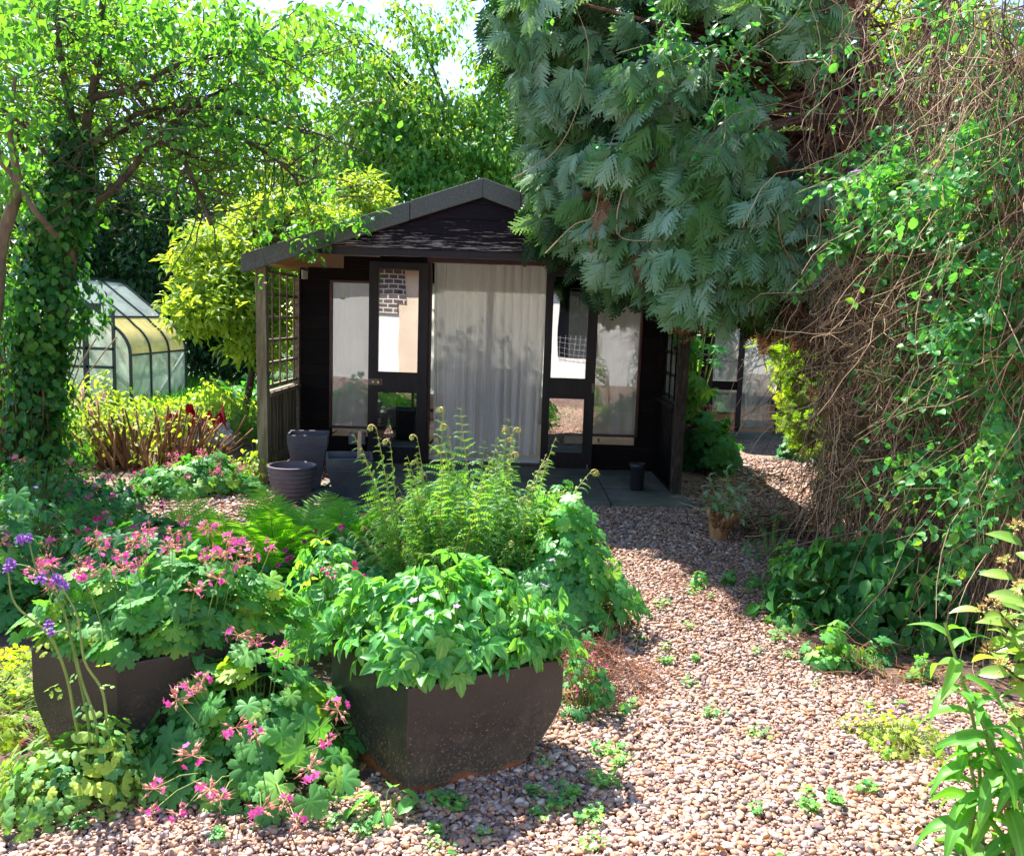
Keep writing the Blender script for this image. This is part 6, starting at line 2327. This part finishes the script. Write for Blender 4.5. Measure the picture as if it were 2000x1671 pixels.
# ------------------------------------------------------------------ plants by the far path
c = P(1375, 900, 8.6) * A3(1, 1, 0)
clump('geranium_plant', 'shaded geranium clump right of the veranda with a few pink flowers', 'geranium', c + A3(.05, .2, 0), .38, .45, .52, 420, GERS, M['gerd'], .08, heads=12, hkind='pink', base_h=.15, hscale=1.2)
clump('geranium_plant', 'small dark green clump at the foot of the far hut', 'geranium', P(1560, 870, 9.6) * A3(1, 1, 0), .2, .25, .4, 160, GERS, M['gerd'], .07)
root = thing('fatsia_shrub', 'glossy hand-leaved shrub between the summerhouse and the far hut', 'shrub')
g = Geo()
fat = merge(*[xf(blade(4, .3, .2, .3, .5), rz=a, s=1 - abs(a) * .18) for a in (-2.1, -1.4, -.7, 0, .7, 1.4, 2.1)])
cf = blob_points([(1365, 690, 35, 60, 9.2, .3, 2), (1375, 640, 35, 30, 9.2, .2, 1), (1360, 760, 30, 40, 9.0, .2, 1.2), (1330, 640, 25, 60, 9.6, .2, 1)], 46)
k = len(cf)
g.stamp(fat, cf, frames(norm(rng.normal(0, 1, (k, 3)) + A3(.3, -.6, -.3)), A3(0, -.6, 1) + rng.normal(0, .35, (k, 3))), rng.uniform(.13, .2, k))
g.build('foliage', M['honey'], root, smooth=True)
fbz = P(1350, 850, 9.4) * A3(1, 1, 0)
g = Geo()
for q in cf:
    g.tubes(smoothline([fbz, (fbz * .5 + q * .5) + A3(0, 0, .1), q], 7), np.linspace(.014, .004, 7), 5)
g.build('stems', M['stem'], root, smooth=True)
settle(root, tuple(fbz))

# cut stump sprouting pale leaves
sb = gx(1405, 1055)
root = thing('tree_stump', 'cut orange-brown stump with bristling stubs beside the path', 'stump')
cutw = surf('cut_wood', [(.25, (.2, .08, .035)), (.6, (.5, .27, .12)), (.85, (.7, .45, .24))], 14, .8, bump=.006, bscale=40, stretch=(2, 2, .5), rnd=.4)
g = Geo()
g.tubes(smoothline([sb, sb + A3(-.01, 0, .08), sb + A3(0, 0, .15)], 8), np.linspace(.055, .085, 8), 14, cap=True)
g.build('trunk', cutw, root, smooth=False)
k = 26
a = rng.uniform(0, 2 * PI, k)
for i in range(k):
    rr = .03 + .075 * rng.random()
    p0 = sb + A3(math.cos(a[i]) * .04, math.sin(a[i]) * .04, .07)
    p1 = sb + A3(math.cos(a[i]) * (rr + .03), math.sin(a[i]) * (rr + .03), .17 + .05 * rng.random())
    g = Geo()
    g.tubes([p0, (p0 + p1) / 2, p1], np.array([.016, .017, .015]) * rng.uniform(.7, 1.15), 9, cap=True)
    g.build('stub', cutw, root)
settle(root, tuple(sb))
root = thing('pale_sapling', 'pale green sapling shoots with whorled leaves growing from the stump', 'sapling')
g, st = Geo(), Geo()
for (px, py) in ((1385, 930), (1420, 915), (1440, 955), (1375, 965), (1460, 940), (1410, 985), (1455, 1005)):
    tp_ = P(px, py, sb[1] + .02)
    ln = smoothline([sb + A3(.03, .03, .08), (sb + tp_) / 2 + A3(.02, 0, .05), tp_], 10)
    st.tubes(ln, np.linspace(.005, .003, 10), 6)
    k = 9
    a = np.arange(k) * 2.4
    pp = ln[np.linspace(5, 9, k).astype(int)]
    g.stamp(blade(5, .3, .3, .45, .45), pp, frames(np.stack([np.cos(a), np.sin(a), np.linspace(-.1, 1.0, k)], -1), A3(0, 0, 1) + rng.normal(0, .2, (k, 3))), np.linspace(.125, .07, k))
g.build('foliage', M['pale'], root, smooth=True)
st.build('stems', M['stem'], root, smooth=True)
settle(root, tuple(sb))
# brush and fallen branch behind the stump
g = Geo()
n = 420
p0 = gx(1540, 1045) + np.stack([rng.normal(0, .28, n), rng.normal(0, .2, n), rng.uniform(.01, .15, n)], -1)
g.tubes(wander(p0, rng.normal(0, 1, (n, 3)) * A3(1, .6, .25), rng.uniform(.12, .5, n), 6, .18, -.03), np.linspace(.004, .002, 6), 4)
tag(g.build('brush_pile', M['twig'], smooth=True), 'pile of dry brushwood between the stump and the hedge', 'brushwood', kind='stuff')
g = Geo()
q = gx(1560, 1040)
g.tubes(smoothline([q + A3(-.22, .1, .06), q + A3(-.05, .05, .1), q + A3(.2, -.02, .09)], 8), np.linspace(.05, .065, 8), 12, cap=True)
tag(g.build('fallen_log', cutw), 'short orange-brown log lying in the brush pile', 'log')

# ------------------------------------------------------------------ right-hand bed
clump('dark_leaved_shrub', 'dark green mound of oval leaves under the honeysuckle', 'shrub', gx(1720, 1215), .52, .42, .42, 1150, OV, M['ivy'], .095, base_h=.06, tilt=1.1, inner=.3)
clump('pointed_geranium_plant', 'dark lobed-leaved clump at the left foot of the dark shrub mound', 'geranium', gx(1560, 1170), .22, .22, .26, 240, BALM, M['balm'], .05, base_h=.04)
clump('geranium_plant', 'small lobed-leaved seedling beside the needle litter', 'geranium', gx(1540, 1225), .1, .1, .13, 46, GERS, M['ger'], .034, base_h=.03)
clump('geranium_plant', 'bright small geranium clump at the edge of the path shade', 'geranium', gx(1620, 1300), .14, .11, .15, 70, GERS, M['ger'], .036, base_h=.03)
clump('geranium_plant', 'little plant with two lobed leaves in the shade of the right bed', 'geranium', gx(1720, 1290), .07, .07, .08, 14, GER, M['gerd'], .035)
for i, (px, py, h, lab) in enumerate(((1365, 1150, .1, 'bright green seedling on the path nearest the stump'), (1425, 1145, .1, 'bright green seedling on the needle litter right of another'), (1470, 1148, .08, 'thin seedling on the needle litter near the dark clump'))):
    clump('seedling', lab, 'seedling', gx(px, py), .05, .045, h, 26, GERS, M['balm'], .022, base_h=.02, group='seedlings on the path')
clump('woodland_seedling', 'young climber shoots with heart leaves right of the stump', 'seedling', gx(1505, 1090), .2, .16, .3, 60, OVR, M['honey'], .04, base_h=.06, inner=.6, tilt=.4)

g = Geo()
n = 5200
pp = np.stack([rng.uniform(.6, 2.7, n), rng.uniform(3.0, 6.6, n), np.zeros(n)], -1)
px, py = project(pp)
ok = inside(px + rng.normal(0, 25, n), py + rng.normal(0, 12, n), [(1390, 1080), (1560, 1020), (1800, 1250), (1900, 1420), (1740, 1390), (1600, 1330), (1500, 1240), (1330, 1190), (1280, 1120)])
pp = pp[ok]
n = len(pp)
pp[:, 2] = rng.uniform(.012, .035, n)
g.tubes(wander(pp, rng.normal(0, 1, (n, 3)) * A3(1, 1, .12), rng.uniform(.03, .13, n), 4, .2), .0011, 3)
n = 260
pp = np.stack([rng.uniform(1.1, 2.6, n), rng.uniform(3.0, 5.0, n), np.full(n, .03)], -1)
px, py = project(pp)
pp = pp[inside(px, py, [(1450, 1080), (1620, 1050), (1850, 1300), (1880, 1400), (1620, 1340), (1500, 1240)])]
g.tubes(wander(pp, rng.normal(0, 1, (len(pp), 3)) * A3(1, 1, .3), rng.uniform(.1, .4, len(pp)), 8, .2, -.02), .0018, 4)
tag(g.build('needle_litter', surf('needle_litter', [(.2, (.16, .06, .04)), (.6, (.36, .16, .1)), (.9, (.5, .3, .2))], 12, .9, rnd=.8), smooth=True), 'red-brown needles and dry twigs scattered at the right edge of the path', 'plant litter', kind='stuff')

# leafy tall weed and viburnum in the lower right corner
root = thing('lance_leaved_plant', 'tall bright plant with long drooping lance leaves in the lower right corner', 'weed')
g, st = Geo(), Geo()
for (bx, by, tx, ty, Y, nl) in ((1930, 1560, 1845, 1215, 2.32, 20), (1990, 1600, 1900, 1370, 2.2, 20), (1900, 1540, 1880, 1440, 2.25, 16), (2030, 1600, 1990, 1420, 2.15, 18)):
    b = P(bx, by, Y)
    b[2] = 0
    tp_ = P(tx, ty, Y)
    ln = smoothline([b, (b + tp_) / 2 + A3(.03, 0, .02), tp_], 24)
    st.tubes(ln, np.linspace(.007, .004, 24), 8)
    t = np.linspace(.12, .99, nl)
    a = np.arange(nl) * 2.4 + rng.random() * 6
    q = ln[(t * 23).astype(int)]
    d = np.stack([np.cos(a), np.sin(a) * .9 - .1, .15 + 1.3 * (t > .88)], -1)
    g.stamp(LANCE, q, frames(d, A3(0, 0, 1) + rng.normal(0, .25, (nl, 3))), np.interp(t, [0, .4, .85, 1], [.15, .19, .14, .09]) * rng.uniform(.85, 1.1, nl))
g.build('foliage', M['lance'], root, smooth=True)
st.build('stems', M['stem'], root, smooth=True)
settle(root, tuple(gx(1960, 1640)))

root = thing('viburnum_shrub', 'pale glossy shrub with brownish flower buds leaning in at the right edge', 'shrub')
g, st = Geo(), Geo()
budm = surf('bud', [(.3, (.45, .28, .1)), (.7, (.7, .5, .2))], 20, .7)
vb = A3(1.62, 2.45, 0)
for (px, py, Y, nl) in ((1985, 1030, 2.3, 12), (1965, 1100, 2.3, 12), (1940, 1180, 2.25, 14), (1975, 1210, 2.3, 12), (1920, 1195, 2.35, 10), (1960, 1300, 2.2, 12), (1990, 1340, 2.25, 12), (1930, 1270, 2.3, 9), (1995, 1150, 2.2, 12), (2010, 1260, 2.2, 12), (1985, 1395, 2.3, 8)):
    tp_ = P(px, py, Y)
    ln = smoothline([vb + rng.normal(0, .03, 3) * A3(1, 1, 0), (vb + tp_) / 2 + A3(.12, 0, .1), tp_], 14)
    st.tubes(ln, np.linspace(.008, .003, 14), 6)
    a = np.arange(nl) * 2.4
    q = ln[np.linspace(9, 13, nl).astype(int)]
    g.stamp(blade(6, .42, .22, .3, .5), q, frames(np.stack([np.cos(a), np.sin(a), rng.uniform(-.2, .6, nl)], -1), A3(-.1, -.2, 1) + rng.normal(0, .3, (nl, 3))), rng.uniform(.07, .105, nl), rnd=np.clip(rng.normal(.5, .2, nl) + (rng.random(nl) < .06) * .5, 0, 1))
    m_ = 34
    dd = norm(rng.normal(0, 1, (m_, 3)) + A3(0, 0, .8))
    fb_ = Geo()
    fb_.stamp(CAL, tp_ + dd * .016, frames(dd, A3(0, .3, 1) + 0 * dd), .55)
    fb_.build('flower_cluster', [budm, budm], root, smooth=True)
g.build('foliage', M['vib'], root, smooth=True)
st.build('stems', M['twig'], root, smooth=True)
settle(root, tuple(vb))

clump('creeping_cranesbill', 'thin low cranesbill with tiny pink flowers at the right path edge', 'ground cover', gx(1760, 1455), .19, .16, .1, 240, GERS, M['herb'], .014, heads=16, hkind='tiny', hh=.05, base_h=.02, inner=.6, stem_r=.0009)
clump('seedling', 'small lobed seedling on the twiggy litter below the dark mound', 'seedling', gx(1800, 1330), .07, .06, .09, 26, GERS, M['ger'], .024, base_h=.02, group='seedlings in the right bed')
clump('seedling', 'ferny seedling between the litter and the lance-leaved plant', 'seedling', gx(1690, 1310), .08, .05, .1, 36, OV, M['balm'], .026, base_h=.02, group='seedlings in the right bed')
clump('broad_leaved_weed', 'small weed with smooth oval leaves at the foot of the right planter', 'weed', gx(745, 1600), .09, .06, .09, 22, OV, M['balm'], .075, base_h=.02, tilt=.3)
# scattered weeds in the gravel
g = Geo()
n = 115
pp = np.stack([rng.uniform(-1.7, 2.3, n), rng.uniform(1.95, 4.6, n), np.zeros(n)], -1)
px, py = project(pp)
pp = pp[inside(px, py, PATH)]
extra = np.array([gx(x, y) for x, y in ((1090, 1580), (1120, 1560), (1160, 1530), (1190, 1545), (1060, 1600), (1210, 1500), (860, 1570), (900, 1580), (1140, 1610), (1040, 1560), (70, 1610), (160, 1625), (540, 1600), (700, 1630), (850, 1645), (430, 1640), (1630, 1570), (1590, 1590), (1400, 1400), (1480, 1440), (1300, 1300), (1210, 1480), (1180, 1480))])
pp = np.concatenate([pp, extra, extra + rng.normal(0, .02, extra.shape) * A3(1, 1, 0)])
for c in pp:
    k = int(rng.integers(7, 18))
    a = rng.uniform(0, 2 * PI, k)
    r_ = rng.uniform(.1, 1, k) * rng.uniform(.015, .045)
    q = c + np.stack([np.cos(a) * r_, np.sin(a) * r_, rng.uniform(.015, .045, k)], -1)
    tp_ = GERS if rng.random() < .7 else OVR
    g.stamp(tp_, q, frames(np.stack([np.cos(a), np.sin(a), 0 * a], -1), A3(0, 0, 1) + rng.normal(0, .25, (k, 3))), rng.uniform(.007, .015, k) * (1 if tp_ is GERS else 1.7))
tag(g.build('gravel_weeds', M['balm'], smooth=True), 'tiny green weeds sprouting through the gravel path', 'weeds', kind='stuff')

# fallen leaves and bits of debris
g = Geo()
n = 5200
pp = np.stack([rng.uniform(-3.2, 2.8, n), rng.uniform(1.9, 7.0, n), np.zeros(n)], -1)
px, py = project(pp)
onpath = inside(px, py, PATH)
pp = pp[~onpath | (rng.random(n) < .10)]
n = len(pp)
pp[:, 2] = rng.uniform(.016, .03, n)
a = rng.uniform(0, 2 * PI, n)
g.stamp(blade(3, .5, .5, .3, .5), pp, frames(np.stack([np.cos(a), np.sin(a), rng.normal(0, .2, n)], -1), A3(0, 0, 1) + rng.normal(0, .4, (n, 3))), rng.uniform(.015, .045, n))
tag(g.build('leaf_litter', M['spike']), 'dry brown fallen leaves scattered over the beds and gravel', 'leaf litter', kind='stuff')
